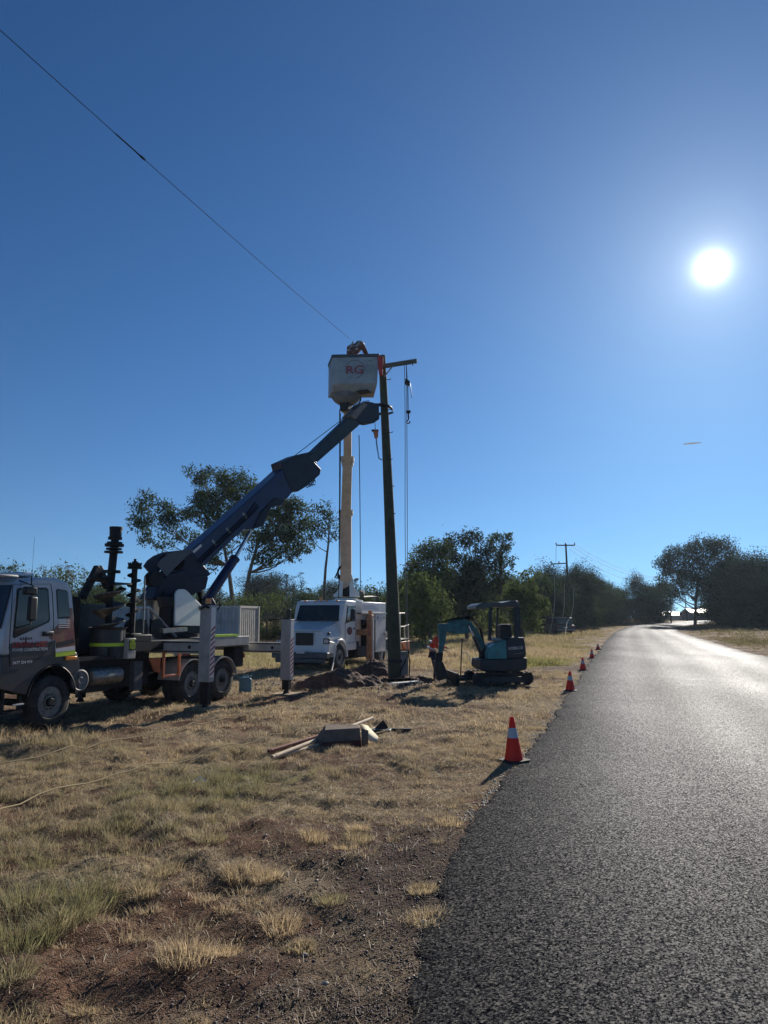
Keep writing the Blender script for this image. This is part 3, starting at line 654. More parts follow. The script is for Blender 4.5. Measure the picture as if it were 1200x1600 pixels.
for u, vt, Y in ((120, 898, 70), (112, 920, 78), (18, 915, 80), (70, 915, 84), (95, 925, 76), (135, 915, 70), (150, 905, 84), (-40, 890, 90), (-20, 920, 76)):
    place(R.choice(['bush1', 'pine2', 'round2']), u, Y, hpx(vt, u, Y), L3, G3)
for u, vt, Y in ((62, 884, 66), (82, 888, 72), (90, 882, 80), (100, 884, 68), (110, 892, 74), (74, 892, 80), (128, 890, 82)):
    place('dead1', u, Y, hpx(vt, u, Y), 'leafless twiggy tree behind the crane truck cab', 'bare trees behind the crane truck cab', 1.0)
G4 = 'far trees left of the road'
def L4(u, v): return ('dark bushy tree behind the trees of the excavator clump' if u < 830 else 'dark bushy tree just left of the far power pole' if u < 884 else 'dark bushy tree right of the far power pole' if u < 930 else 'small dark tree where the far line tapers toward the road')
for u, vt, Y in ((858, 884, 92), (842, 900, 86), (880, 900, 98), (905, 883, 100), (920, 893, 104), (868, 925, 84), (936, 905, 112), (950, 912, 118), (890, 930, 92), (912, 930, 96), (964, 920, 124), (938, 935, 108), (846, 940, 80), (957, 935, 116), (695, 905, 84), (640, 900, 82), (610, 920, 84), (750, 900, 84), (800, 905, 84), (825, 912, 90)):
    place(R.choice(['round1', 'round2', 'round1']), u, Y, hpx(vt, u, Y), L4(u, vt), G4, R.uniform(.9, 1.2))
place('open1', 908, 98, hpx(882, 908, 98), 'open crowned tree just right of the far power pole', G4)
place('round1', 995, 128, hpx(898, 995, 128), 'dome shaped dark tree standing alone of the row where the road bends', G4, .9)
for u, vt, Y in ((972, 922, 130), (1018, 915, 132), (1034, 912, 136), (1008, 930, 126), (984, 940, 134), (1022, 935, 140)):
    place(R.choice(['round1', 'round2']), u, Y, hpx(vt, u, Y), 'dark tree in the row beyond the bend of the road', 'trees beyond the bend', 1.1)
place('open1', 1048, 124, hpx(895, 1048, 124), 'smaller open tree touching the left side of the big domed gum', G4)
G5 = 'dense trees at the right edge'
def L5(u, v): return ('dark tree forming the left end of the dense mass across the road' if u < 1145 else 'dark tree within the dense mass across the road' if v < 910 else 'low dark tree at the foot of the dense mass across the road')
for u, vt, Y in ((1142, 878, 112), (1165, 868, 106), (1190, 866, 102), (1215, 870, 98), (1150, 905, 100), (1180, 900, 96), (1205, 905, 92), (1138, 925, 108), (1132, 940, 104), (1165, 930, 94), (1195, 935, 90), (1235, 900, 90), (1260, 895, 92), (1220, 930, 86), (1150, 945, 98), (1125, 925, 112), (1178, 950, 92), (1128, 958, 102), (1208, 955, 88), (1150, 960, 96), (1235, 960, 84)):
    place(R.choice(['round1', 'round1', 'bush1']), u, Y, hpx(vt, u, Y), L5(u, vt), G5, R.uniform(1.0, 1.4))
# the wood that closes the view behind
n = 0
for k in range(90):
    Y = R.uniform(130, 210); u = R.uniform(-150, 960) if k < 68 else R.uniform(1125, 1400)
    place(R.choice(['round1', 'round2', 'bush1', 'pine1']), u, Y, R.uniform(6, 9.5), 'tree of the distant bushland behind the nearer trees', 'distant bushland', R.uniform(1.0, 1.6))

# ------------------------------------------------------------------ materials of the machines
WHITE = mat('white_truck_paint', (.72, .72, .70), .35, noise=.10, scale=2.2, coat=.3)
GREYW = mat('silver_white_cab_paint', (.50, .50, .52), .3, noise=.1, scale=3, coat=.5)
DIRTYW = mat('dusty_white_steel', (.44, .42, .39), .6, noise=.22, scale=3.5)
CHAR = mat('charcoal_paint', (.028, .030, .036), .35, noise=.25, scale=3, coat=.4)
BLACK = mat('black_plastic', (.007, .007, .008), .5, noise=.3, scale=9)
BSTEEL = mat('black_chassis_steel', (.010, .010, .011), .65, noise=.5, scale=6)
STEEL = mat('worn_steel', (.30, .29, .27), .42, .7, noise=.4, scale=12)
CHROME = mat('chrome_rod', (.7, .7, .72), .15, 1.0)
ALU = mat('alloy_rim', (.22, .21, .20), .4, .6, noise=.4, scale=14)
RUB = mat('tyre_rubber', (.022, .021, .020), .85, col2=(.06, .052, .043), scale=5)
GLASS = mat('dark_cab_glass', (.008, .014, .02), .05, spec=.5, coat=.1)
BLUE = mat('crane_blue_paint', (.004, .012, .072), .35, noise=.35, scale=3, coat=.25)
DBLUE = mat('dark_navy_paint', (.005, .010, .028), .5, noise=.4, scale=4)
YGRN = mat('fluoro_yellow_green_tape', (.55, .75, .04), .45)
RTAPE = mat('red_reflective_tape', (.36, .07, .07), .45)
WTAPE = mat('white_reflective_tape', (.7, .68, .64), .45)
ORANGE = mat('orange_paint', (.62, .17, .05), .5, noise=.3, scale=7)
AMBER = mat('amber_lens', (.85, .26, .02), .25, coat=.4)
AUG = mat('worn_auger_steel', (.20, .175, .145), .55, .5, noise=.55, scale=10)
AUGD = mat('dark_auger_steel', (.014, .013, .012), .6, .3, noise=.5, scale=10)
TEXTR = mat('red_vinyl', (.40, .025, .03), .5)
TEXTW = mat('white_vinyl', (.65, .65, .65), .5)
SUNSET = mat('sunset_print', (.22, .045, .05), .4, col2=(.30, .17, .07), scale=2.6, coat=.3)
WOOD = mat('weathered_plywood', (.42, .30, .17), .85, noise=.4, scale=9, bump=.3)
HOSE = mat('hydraulic_hose', (.008, .008, .008), .9, spec=.05)
CREAM = mat('cream_boom_paint', (.66, .56, .44), .45, noise=.2, scale=3)
def text(s, p, xd, up, w, m, parent, name='lettering', h=None, depth=.004, inv=None):
    cu = bpy.data.curves.new(name, 'FONT'); cu.body = s; cu.extrude = .02; cu.offset = .012
    o = bpy.data.objects.new(name, cu); me = bpy.data.meshes.new_from_object(o); bpy.data.objects.remove(o)
    n = len(me.vertices); co = np.empty(n * 3); me.vertices.foreach_get('co', co); co = co.reshape(-1, 3)
    lo, hi = co.min(0), co.max(0); sx = w / (hi[0] - lo[0]); sy = (h / (hi[1] - lo[1])) if h else sx
    xd = Vector(xd).normalized(); up = Vector(up).normalized(); nn = xd.cross(up)
    a = (co[:, 0] - lo[0]) * sx; b_ = (co[:, 1] - lo[1]) * sy; c = co[:, 2] / .04 * depth
    P = np.array(p)[None] + a[:, None] * np.array(xd) + b_[:, None] * np.array(up) + c[:, None] * np.array(nn)
    me.vertices.foreach_set('co', P.ravel()); me.update(); me.materials.clear(); me.materials.append(m)
    me.name = name; q = bpy.data.objects.new(name, me); C.objects.link(q); q.parent = parent; return q
def wheel(par, x, y, z, r, w, side=-1, rimm=None, lugs=True, name='wheel'):
    """tyre with its outer face at y; side = -1 faces -y"""
    b = B(); s = -side; o = (x, y, z); ax = (0, s, 0); rr = r * .60
    prof = [(rr, .015), (rr * 1.04, .0), (r * .84, -.005), (r * .95, .02), (r, .06), (r, w - .06), (r * .95, w - .02), (rr * 1.04, w), (rr, w - .01)]
    b.lathe(prof, o, ax, 40, closed=True)
    if lugs:
        for i in range(34):
            a = 2 * PI * i / 34; c, sn = math.cos(a), math.sin(a)
            for y0, y1, da in ((.03, w * .42, 0), (w * .58, w - .03, .09)):
                ca, sa = math.cos(a + da), math.sin(a + da)
                b.bar((x + ca * (r + .002), y + s * y0, z + sa * (r + .002)), (x + ca * (r + .002), y + s * y1, z + sa * (r + .002)), .05 * r * 2, .016, up=(ca, 0, sa))
    t = b.build(name, RUB, par)
    b = B(); k = rr * 1.03
    b.lathe([(k, .03), (k * .95, .012), (k * .9, .05), (k * .80, .075), (k * .55, .05), (k * .5, .02), (k * .49, .10), (.0001, .10)], o, ax, 32)
    for i in range(10):
        a = 2 * PI * i / 10; px, pz = x + math.cos(a) * k * .43, z + math.sin(a) * k * .43
        b.cyl((px, y + s * .06, pz), (px, y + s * -.0, pz), .020, .016, 6)
    b.build('rim', rimm or ALU, t)
    b = B()
    for i in range(8):
        a = 2 * PI * (i + .5) / 8; px, pz = x + math.cos(a) * k * .70, z + math.sin(a) * k * .70
        b.cyl((px, y + s * .10, pz), (px, y + s * .054, pz), k * .095, n=10)
    b.build('rim_opening', BLACK, t)
    B().lathe([(k * .27, .1), (k * .27, -.005), (k * .2, -.03), (.001, -.03)], o, ax, 20).build('hub', BSTEEL, t)
    return t
def rel(root, f):    # frame f -> coordinates of root
    return (Matrix.Translation(root.location) @ Matrix.Rotation(root.rotation_euler.z, 4, 'Z')).inverted() @ Matrix.Translation(f.o) @ Matrix.Rotation(f.a, 4, 'Z')
def relw(root): return (Matrix.Translation(root.location) @ Matrix.Rotation(root.rotation_euler.z, 4, 'Z')).inverted()

# ------------------------------------------------------------------ crane borer truck
T = Fr((-6.34, 14.55, 0), 67)
ct = thing('crane_truck', 'grey and charcoal crane truck at the left edge with a raised blue boom', 'truck', T.o, T.a)
q = lambda u, v, y=0.0: onY(T, u, v, y)
HC = (-.08, .5)      # front hub
cab = B().prism([(-1.22, 1.42), (-1.24, 1.86), (-1.02, 2.66), (-.92, 2.78), (-.6, 2.86), (-.1, 2.86), (.14, 2.80), (.27, 2.66), (.35, 2.3), (.46, 1.42)], 0.0, 2.4).build('cab', GREYW, ct, bevel=.06, seg=3)
arc = [(HC[0] + .60 * math.cos(a), HC[1] + .04 + .66 * math.sin(a)) for a in np.linspace(math.radians(8), math.radians(168), 14)]
B().prism([(-1.26, .84), (-1.26, 1.416), (.475, 1.416), (.56, 1.25), (.60, .95), (.60, .60)] + arc, .004, .42).build('lower_cab_skirt', CHAR, ct, bevel=.015)
B().prism([(-1.26, .84), (-1.26, 1.416), (.475, 1.416), (.56, 1.25), (.60, .95), (.60, .60)] + arc, 1.98, 2.396).build('lower_cab_skirt', CHAR, ct, bevel=.015)
B().prism([(-1.24, .9), (-1.24, 1.41), (.45, 1.41), (.45, 1.1), (-.4, 1.18), (-.9, 1.0)], .43, 1.97).build('cab_underframe', BSTEEL, ct)
B().tube([(HC[0] + .585 * math.cos(a), -.006, HC[1] + .04 + .645 * math.sin(a)) for a in np.linspace(math.radians(4), math.radians(170), 16)], .014, 6).build('wheel_arch_trim', BLACK, ct)
B().box(-1.46, -.0, .62, -1.262, 2.4, 1.0).build('bumper', GREYW, ct, bevel=.05)
B().box(-1.466, .12, 1.003, -1.25, 2.28, 1.035).box(-1.44, -.008, .90, -1.27, -.002, .99).build('bumper_reflective_strip', YGRN, ct)
ws = B().add([(-1.262, .10, 1.90), (-1.262, 2.3, 1.90), (-1.045, 2.25, 2.70), (-1.045, .15, 2.70), (-1.242, .10, 1.905), (-1.242, 2.3, 1.905), (-1.025, 2.25, 2.70), (-1.025, .15, 2.70)], [(0, 1, 2, 3), (4, 5, 6, 7), (0, 1, 5, 4), (1, 2, 6, 5), (2, 3, 7, 6), (3, 0, 4, 7)]).build('windscreen', GLASS, ct)
B().box(-1.262, .25, 1.46, -1.244, 2.15, 1.78).build('grille', BLACK, ct, bevel=.01)
for yy in (.2, 1.9): B().box(-1.475, yy, .70, -1.45, yy + .34, .9).build('headlight', mat('headlight_glass', (.5, .5, .5), .1, coat=1), ct, bevel=.01)
B().box(-1.2, .3, 2.84, -.75, 2.1, 2.90).build('sun_visor', DIRTYW, ct, bevel=.03)
lb = B().box(-.62, .35, 2.88, -.36, 1.95, 2.97).build('light_bar', mat('clear_lightbar', (.55, .55, .58), .15, coat=1), ct, bevel=.03)
B().box(-.58, .45, 2.86, -.4, .6, 2.885).box(-.58, 1.7, 2.86, -.4, 1.85, 2.885).build('light_bar_bracket', BLACK, ct)
def win(pts, name, parent=ct, y=-.004, fr=.028, m=GLASS):
    p = [q(*a) for a in pts]; c = (sum(a[0] for a in p) / len(p), sum(a[1] for a in p) / len(p))
    def sc(k): return [((a[0] - c[0]) * k + c[0], (a[1] - c[1]) * k + c[1]) for a in p]
    f = B().prism(sc(1.0), y - .003, y + .02).build(name + '_frame' if 0 else name, BLACK, parent, bevel=.004)
    B().prism(sc(.91), y - .007, y - .0035).build('pane', m, f)
    return f
win([(27, 921), (30, 918.5), (72, 918), (75.5, 921), (78, 968), (76, 972.5), (22, 997.5), (19.5, 995)], 'door_window')
win([(87.5, 922), (90, 920), (103.5, 922.5), (106, 925), (109, 966), (90, 967)], 'rear_side_window')
b = B()
for k in range(5): z0 = q(92, 968 + 0)[1] - .035 * k; b.box(q(91, 968)[0], -.018, z0 - .02, q(108.5, 968)[0], -.002, z0 - .004)
b.build('vent_louvre', WTAPE, ct)
# door shut lines
b = B(); L_ = [q(20, 913), q(14.5, 1010), q(15.5, 1045)]; L2 = [q(20, 913), q(79, 912.5), q(82, 930), q(84, 975), q(80, 1008), q(60, 1030)]
for PL in (L_, L2):
    for a, c in zip(PL, PL[1:]): b.bar((a[0], -.003, a[1]), (c[0], -.003, c[1]), .008, .010, up=(0, 1, 0))
b.build('door_gap', BLACK, ct)
hx_, hz_ = q(70, 991); h = B().box(hx_ - .07, -.05, hz_ - .035, hx_ + .17, -.004, hz_ + .055).build('door_handle', BLACK, ct, bevel=.015)
B().box(hx_ - .02, -.065, hz_ + .02, hx_ + .14, -.051, hz_ + .035).build('handle_grip', STEEL, h)
# print and lettering on the door
pz = [q(*a) for a in ((106, 949), (113, 951), (117.5, 1012), (88, 1015), (86.5, 1000), (77, 998), (82, 985), (92, 975), (103, 975))]
B().prism(pz, -.006, -.001).build('sunset_print_panel', SUNSET, ct)
pz = [q(*a) for a in ((13.5, 1011), (17, 1005), (75, 1003.5), (86, 1000), (86, 1021), (60, 1028), (16, 1033))]
B().prism(pz, -.0045, -.0005).build('charcoal_door_band', CHAR, ct)
B().prism([q(*a) for a in ((86.5, 1020), (117, 1016), (117.5, 1023), (86.5, 1026.5))], -.008, -.002).build('reflective_strip', YGRN, ct)
B().prism([q(*a) for a in ((86.5, 1013.5), (116.5, 1009), (117, 1015.5), (86.5, 1019.5))], -.009, -.003).build('white_strip', WTAPE, ct)
B().prism([q(*a) for a in ((88, 1004), (115, 998), (116, 1005), (88, 1012))], -.0085, -.0061).build('dark_print_area', BLACK, ct)
def ttext(s, a, b_, hh, m, name):
    p0, p1 = q(*a), q(*b_); xd = (p1[0] - p0[0], 0, p1[1] - p0[1]); w = math.hypot(xd[0], xd[2])
    text(s, (p0[0], -.010, p0[1]), xd, (0, 0, 1), w, m, ct, name, hh)
ttext('CENTRAL-WEST', (18.5, 1012.5), (74, 1010), .105, TEXTR, 'company_lettering')
ttext('POWER CONSTRUCTION', (18.5, 1018.5), (73.5, 1016), .055, TEXTW, 'company_lettering')
ttext('0477 204 919', (19, 1038.5), (49.5, 1036), .055, TEXTW, 'phone_number')
a = q(40, 1001); b = B().box(a[0] - .012, -.011, a[1] - .05, a[0] + .012, -.004, a[1] + .07)
b.box(a[0] - .13, -.011, a[1] + .02, a[0] + .13, -.004, a[1] + .035)
for k in (-.12, -.06, .06, .12): b.box(a[0] + k - .008, -.011, a[1] + .035, a[0] + k + .008, -.004, a[1] + .06)
b.build('power_pole_logo', BLACK, ct)
a = q(104, 1029); B().box(a[0] - .05, -.05, a[1] - .03, a[0] + .22, -.002, a[1] + .04).build('side_marker_lamp', AMBER, ct, bevel=.012)
# mirrors and aerial
m1 = onY(T, 48, 923.5, -.28); m2 = onY(T, 51, 951, -.28)
mm = B().box(m2[0] - .10, -.32, m2[1] - .22, m2[0] + .08, -.24, m2[1] + .22).build('mirror', BLACK, ct, bevel=.03)
B().box(m1[0] - .15, -.32, m1[1] - .07, m1[0] + .13, -.22, m1[1] + .08).build('wide_mirror', BLACK, ct, bevel=.03)
B().tube([(m2[0] - .1, 0, m2[1] - .35), (m2[0], -.25, m2[1] - .28), (m2[0], -.25, m1[1] + .1), (m2[0] - .1, 0, m1[1] + .2)], .014).build('mirror_arm', BLACK, ct)
B().tube([(m2[0] - .03, -.24, m1[1] + .1), (m2[0] - .03, -.24, m1[1] + .28)], .012).build('aerial_base', BLACK, ct)
B().tube([(m2[0] - .03, -.24, m1[1] + .28), (m2[0] - .03, -.24, m1[1] + 1.0)], .003, 4).build('aerial', BLACK, ct)
stp = B().box(-1.15, .02, .38, -.72, .3, .42).box(-1.15, .05, .42, -1.1, .12, .85).box(-.78, .05, .42, -.73, .12, .85).build('cab_step', BSTEEL, ct)
B().box(-.95, -.01, .52, -.72, .02, .545).build('step_edge', WTAPE, ct)
# running gear
wheel(ct, HC[0], .02, .5, .5, .28)
wheel(ct, HC[0], 2.40, .5, .5, .28, side=1)
RX = (onY(T, 301, 1065)[0], onY(T, 348, 1062)[0])
for x in RX:
    wheel(ct, x, .0, .5, .5, .27); wheel(ct, x, .30, .5, .5, .26, lugs=False); wheel(ct, x, 2.45, .5, .5, .27, side=1)
    B().cyl((x, .2, .5), (x, 2.25, .5), .09).ball((x, 1.2, .5), .22).build('axle', BSTEEL, ct)
    g = B(); A = np.linspace(math.radians(12), math.radians(168), 12)
    o1 = [(x + .60 * math.cos(a), .5 + .60 * math.sin(a)) for a in A]; i1 = [(x + .575 * math.cos(a), .5 + .575 * math.sin(a)) for a in A[::-1]]
    g.prism(o1 + i1, -.04, .60).build('mudguard', DIRTYW, ct)
B().cyl((HC[0], .25, .45), (HC[0], 2.2, .45), .07).build('axle', BSTEEL, ct)
B().box(-1.1, .78, .80, 6.55, .90, 1.06).box(-1.1, 1.55, .80, 6.55, 1.67, 1.06).build('chassis_rail', BSTEEL, ct)
B().box(.55, .5, .55, 3.2, 1.9, 1.28).build('under_deck_box', BSTEEL, ct)
# silencer, air tank behind the cab
a = q(126, 1063); B().lathe([(.0, .0), (.06, -.01), (.08, .01), (.17, .01), (.19, -.01), (.215, .0), (.215, .05), (.19, .08), (.0001, .08)], (a[0], .0, a[1]), (0, 1, 0), 28).build('air_cleaner_cap', mat('grey_disc', (.16, .16, .16), .5, .3), ct)
p0, p1 = q(137, 1060, .25), q(173, 1056, .25); B().lathe([(.0, -.06), (.12, -.04), (.185, 0), (.185, p1[0] - p0[0] + .2), (.12, p1[0] - p0[0] + .24), (.0, p1[0] - p0[0] + .26)], (p0[0], .25, p0[1] + .02), (1, 0, 0), 24).build('silver_tank', STEEL, ct)
B().box(.5, .1, 1.22, 1.75, .5, 1.30).build('tank_shelf', BSTEEL, ct)
b = B(); x0, z0 = q(212, 1036); x1, z1 = q(226, 1078); b.box(x0, .02, z1, x0 + .26, .16, z0 + .03); b.build('toolbox', mat('dull_grey_box', (.10, .10, .10), .7, noise=.3), ct, bevel=.01)
B().prism([(.85, .55), (1.75, .55), (2.2, 1.2), (.7, 1.2)], .3, 1.6).build('belly_guard', BSTEEL, ct)
# drum that holds the big auger
ax_, az_ = q(168, 1030, .42)[0], 1.22
D = (ax_, .45)
top = q(168, 980, .42)[1]
dr = B().lathe([(.0, 0), (.36, 0), (.36, top - az_ - .06), (.42, top - az_), (.40, top - az_), (.34, top - az_ - .06), (.34, .1), (.0, .1)], (D[0], D[1], az_), (0, 0, 1), 32).build('auger_drum', mat('drum_grey', (.045, .048, .052), .5, noise=.4, scale=4), ct)
zz = q(168, 1008, .1)[1]
B().lathe([(.368, zz - .035), (.368, zz + .035), (.362, zz + .035), (.362, zz - .035)], (D[0], D[1], 0), (0, 0, 1), 32, closed=True).build('drum_reflective_band', YGRN, dr)
a = q(177, 1019, .05); B().box(a[0] - .02, .12, a[1] - .1, a[0] + .14, .2, a[1] + .1).build('drum_slot', BLACK, dr)
# big auger standing in the drum
zT = lambda v, y=.45: onY(T, 172, v, y)[1]
ba = thing('auger', 'big pole hole auger with wide pale worn flights standing in the truck drum', 'auger', tuple(T.o + T.x * D[0] + T.y * D[1] + Vector((0, 0, az_ + .1))), T.a)
zb = az_ + .1
b = B(); b.cyl((0, 0, 0), (0, 0, zT(905) - zb), .075); b.build('stem', AUGD, ba)
b = B(); b.helix((0, 0, 0), .07, .34, .1, zT(926) - zb, 3.6, .03, 2.6, cup=.13); b.build('flighting', AUG, ba)
lean = (.09, 0)
b = B(); z1 = zT(905) - zb; z2 = zT(822) - zb
b.cyl((0, 0, z1 - .1), (lean[0], 0, z2), .088, .085); b.build('kelly_bar', AUGD, ba)
b = B()
for v, r_, hh in ((824, .145, .03), (833, .13, .10), (840, .15, .03), (848, .165, .03), (851, .205, .03), (857, .17, .02), (862, .20, .02), (893, .19, .03)):
    z = zT(v) - zb; t = (z - z1) / (z2 - z1); B().cyl((lean[0] * t, 0, z - hh), (lean[0] * t, 0, z + hh), r_, n=18).build('coupling_collar', AUGD, ba)
b = B().helix((0, 0, 0), .09, .46, zT(916) - zb, zT(904) - zb, .95, .03, 3.4); b.build('rock_cutter_flight', AUGD, ba)
# small auger
sx_ = onY(T, 208, 940, .3)[0]; s0 = onY(T, 208, 990, .3)[1]; s1 = onY(T, 208, 877, .3)[1]
sa = thing('auger', 'slim dark auger with a toothed head standing beside the big auger on the crane truck', 'auger', tuple(T.o + T.x * sx_ + T.y * .3 + Vector((0, 0, s0))), T.a)
H_ = s1 - s0
B().cyl((0, 0, 0), (0, 0, H_), .065).build('stem', AUGD, sa)
B().helix((0, 0, 0), .06, .155, .35, H_ - .25, 4.6, .02, .5).build('flighting', AUGD, sa)
b = B().cyl((0, 0, H_ - .17), (0, 0, H_ - .12), .16, n=20)
for i in range(10):
    a = 2 * PI * i / 10; b.bar((.13 * math.cos(a), .13 * math.sin(a), H_ - .12), (.15 * math.cos(a), .15 * math.sin(a), H_ - .03), .035, .02)
b.cyl((0, 0, H_), (0, 0, H_ + .06), .03); b.build('toothed_head', AUGD, sa)
# frame behind the cab (inverted V) and auger rack boxes
b = B()
pk = onY(T, 153, 886, 1.1); l0 = onY(T, 128, 935, 1.1); r0_ = onY(T, 168, 918, 1.1)
b.bar((pk[0], 1.1, pk[1]), (l0[0], 1.1, l0[1]), .13, .16); b.bar((pk[0], 1.1, pk[1]), (r0_[0], 1.1, r0_[1]), .13, .16)
b.build('auger_stow_arm', BSTEEL, ct, bevel=.02)
b = B(); x0 = onY(T, 124, 940, .8)[0]
b.box(.62, .75, 1.3, 1.0, 2.3, onY(T, 130, 930, .8)[1]).box(1.0, .95, 1.3, 1.45, 2.0, onY(T, 130, 925, .8)[1] - .1); b.build('behind_cab_rack', BSTEEL, ct, bevel=.02)
B().box(1.5, 1.0, 1.3, 2.3, 2.3, onY(T, 195, 945, 1.0)[1]).build('hydraulic_oil_tank', mat('grey_tank', (.045, .05, .055), .5, noise=.3, scale=3), ct, bevel=.03)
# number plate panel
x0, z0 = q(200.5, 1029.5, -.02); x1, z1 = q(214, 997, -.02)
cb = B().box(x0, .0, z0, x1, .42, z1).build('grey_cabinet', DIRTYW, ct, bevel=.012)
xa, za = q(202, 1016.5, -.02); xb, zb2 = q(213, 1000, -.02)
B().box(xa, -.010, za, xb, -.002, zb2).build('fleet_number_plate', BLACK, cb)
text('CWPC', (xa + .02, -.016, (za + zb2) / 2 + .035), (1, 0, 0), (0, 0, 1), xb - xa - .04, YGRN, cb, 'fleet_lettering', .10)
text('103', (xa + .02, -.016, za + .03), (1, 0, 0), (0, 0, 1), xb - xa - .04, YGRN, cb, 'fleet_number', .13)
B().box(x1 + .01, .15, 1.3, x1 + .35, 1.6, z1 + .1).build('valve_bank', BSTEEL, ct, bevel=.02)
B().tube([(sx_ + .12, .1, s0 + 1.3), (sx_ + .14, .1, s0)], .018).build('auger_clamp_rod', STEEL, ct)
# deck
DX = 6.62
B().box(2.1, .03, 1.36, DX, 2.42, 1.56).build('deck', BSTEEL, ct)
B().box(5.0, -.03, 1.36, DX, .027, 1.60).box(4.0, -.03, 1.28, 5.0, .027, 1.36).build('deck_side_rail', DIRTYW, ct, bevel=.008)
B().box(4.7, .0, 1.565, DX, .5, 1.60).build('deck_edge_plate', DIRTYW, ct)
B().box(4.75, -.036, 1.605, 6.1, .2, 1.66).build('reflective_strip', YGRN, ct)
B().box(DX + .003, .0, 1.2, DX + .05, 2.42, 1.60).build('rear_cross_member', DIRTYW, ct, bevel=.01)
for yy in (.15, 2.0): B().box(DX + .052, yy, 1.0, DX + .09, yy + .28, 1.12).build('tail_lamp', mat('red_lens', (.35, .01, .01), .2, coat=.5), ct, bevel=.01)
B().box(6.1, .06, .78, 6.5, .45, 1.3).build('rear_battery_box', BSTEEL, ct, bevel=.02)
# orange steps
b = B(); xs = [onY(T, 255.5, 1040, -.05)[0], onY(T, 280, 1040, -.05)[0]]; zs = q(255, 1059, -.05)[1]
for x in xs: b.box(x - .03, -.07, zs, x + .03, -.02, 1.33)
b.box(xs[0] + .031, -.066, zs + .01, xs[1] - .031, -.024, zs + .06); b.build('orange_step', ORANGE, ct, bevel=.006)
B().prism([(xs[0] - .08, 1.16), (xs[1] - .25, 1.16), (xs[1] - .25, .80), (xs[0] + .12, .86)], .30, .34).build('orange_bracket', ORANGE, ct)
# deck clutter: A frame, reels, bar
b = B(); f = lambda u, v, y=.9: (onY(T, u, v, y)[0], y, onY(T, u, v, y)[1])
for A_, B_ in (((216, 950), (233, 949)), ((233, 949), (275, 995)), ((231.5, 949), (231.5, 992)), ((216, 950), (211, 985))): b.tube([f(*A_), f(*B_)], .03, 8)
b.build('pipe_frame', mat('galvanised_pipe', (.5, .5, .5), .4, .4), ct)
for u, v, r_ in ((220, 984, .26), (246, 982, .24)):
    p = f(u, v, .8); B().lathe([(.0, 0), (r_, 0), (r_, .03), (.12, .03), (.12, .27), (r_, .27), (r_, .30), (.0, .30)], p, (0, 1, 0), 24).build('hose_reel', BSTEEL, ct)
b = B(); b.bar(f(252, 986, .5), f(290, 983, .5), .12, .10); b.build('steel_bar_bundle', STEEL, ct)
B().box(onY(T, 211, 1, .3)[0] if 0 else 2.15, .05, 1.56, 2.75, .4, 1.72).build('deck_winch', BSTEEL, ct, bevel=.02)
# outriggers: beams square to the truck, legs 1.1 m out
STR = [(0, 0)]
def outrigger(x, e, zt, zb_, near=True, amber=False):
    s = -1 if near else 1; y0 = .75 if near else 1.7; y1 = -e if near else 2.45 + e
    lo, hi = sorted((y0, y1 - s * .14)); bm_ = B().box(x - .09, lo, 1.14 if x > 5 else 1.28, x + .09, hi, 1.42 if x > 5 else 1.57)
    beam = bm_.build('outrigger_beam', DIRTYW, ct, bevel=.012)
    zc = 1.28 if x > 5 else 1.43
    B().box(x - .094, lo + .02, zc + .09, x - .09, hi - .25, zc + .115).box(x - .094, lo + .02, zc - .115, x - .09, hi - .35, zc - .09).build('beam_slot', BLACK, beam)
    hy = y1 - s * .42
    B().cyl((x - .096, hy, zc), (x - .088, hy, zc), .045, n=14).build('beam_hole', BLACK, beam)
    w, d = .15, .10
    leg = B().box(x - d, y1 - w, zb_, x + d, y1 + w, zt).build('outrigger_leg', DIRTYW, ct, bevel=.012)
    of = y1 + s * (w + .004)
    B().box(x - d + .015, min(of, of - s * .003), zb_ + .1, x + d - .015, max(of, of - s * .003), zt - .05).build('white_tape', WTAPE, leg)
    st = B(); z = zb_ + .12
    while z < zt - .55:
        yy = of + s * .002; st.add([(x - d + .02, yy, z), (x + d - .02, yy, z + .10), (x + d - .02, yy, z + .155), (x - d + .02, yy, z + .055)], [(0, 1, 2, 3)]); z += .11
    st.build('red_stripe', RTAPE, leg)
    B().box(x - .07, y1 - .105, .16, x + .07, y1 + .105, zb_ + .02).build('inner_leg', BSTEEL, leg)
    B().cyl((x, y1, .06), (x, y1, .17), .10, .05).build('foot', BSTEEL, leg)
    for k in range(3): B().box(x - d - .004, y1 - .05, zt - .18 - .12 * k, x - d, y1 + .04, zt - .10 - .12 * k) if 0 else None
    if amber:
        lampb = B().cyl((x, y1, zt + .02), (x, y1, zt + .16), .07, .065, 16).build('beacon', AMBER, leg, bevel=.008)
        B().cyl((x, y1, zt - .0), (x, y1, zt + .03), .08, n=16).build('beacon_base', BSTEEL, leg)
        B().tube([(x - .1, y1 - .1, zt - .06), (x - .17, y1 - .05, zt - .02), (x - .15, y1 + .1, zt - .08)], .03).build('hose_fitting', BSTEEL, leg)
    else:
        B().box(x - .08, y1 - .1, zt, x + .06, y1 + .1, zt + .05).tube([(x - .02, y1 + .15, zt + .02), (x - .10, y1 + .55, zt - .02)], .012).build('leg_cap', BSTEEL, leg)
    return T.o + T.x * x + T.y * y1
z1 = 2.38; o1 = outrigger(3.22, 1.13, z1, .66, amber=True)
o2 = outrigger(6.95, 1.05, 2.05, .42)
outrigger(3.22, .12, 2.3, 1.0, near=False); outrigger(6.95, .12, 2.0, 1.0, near=False)
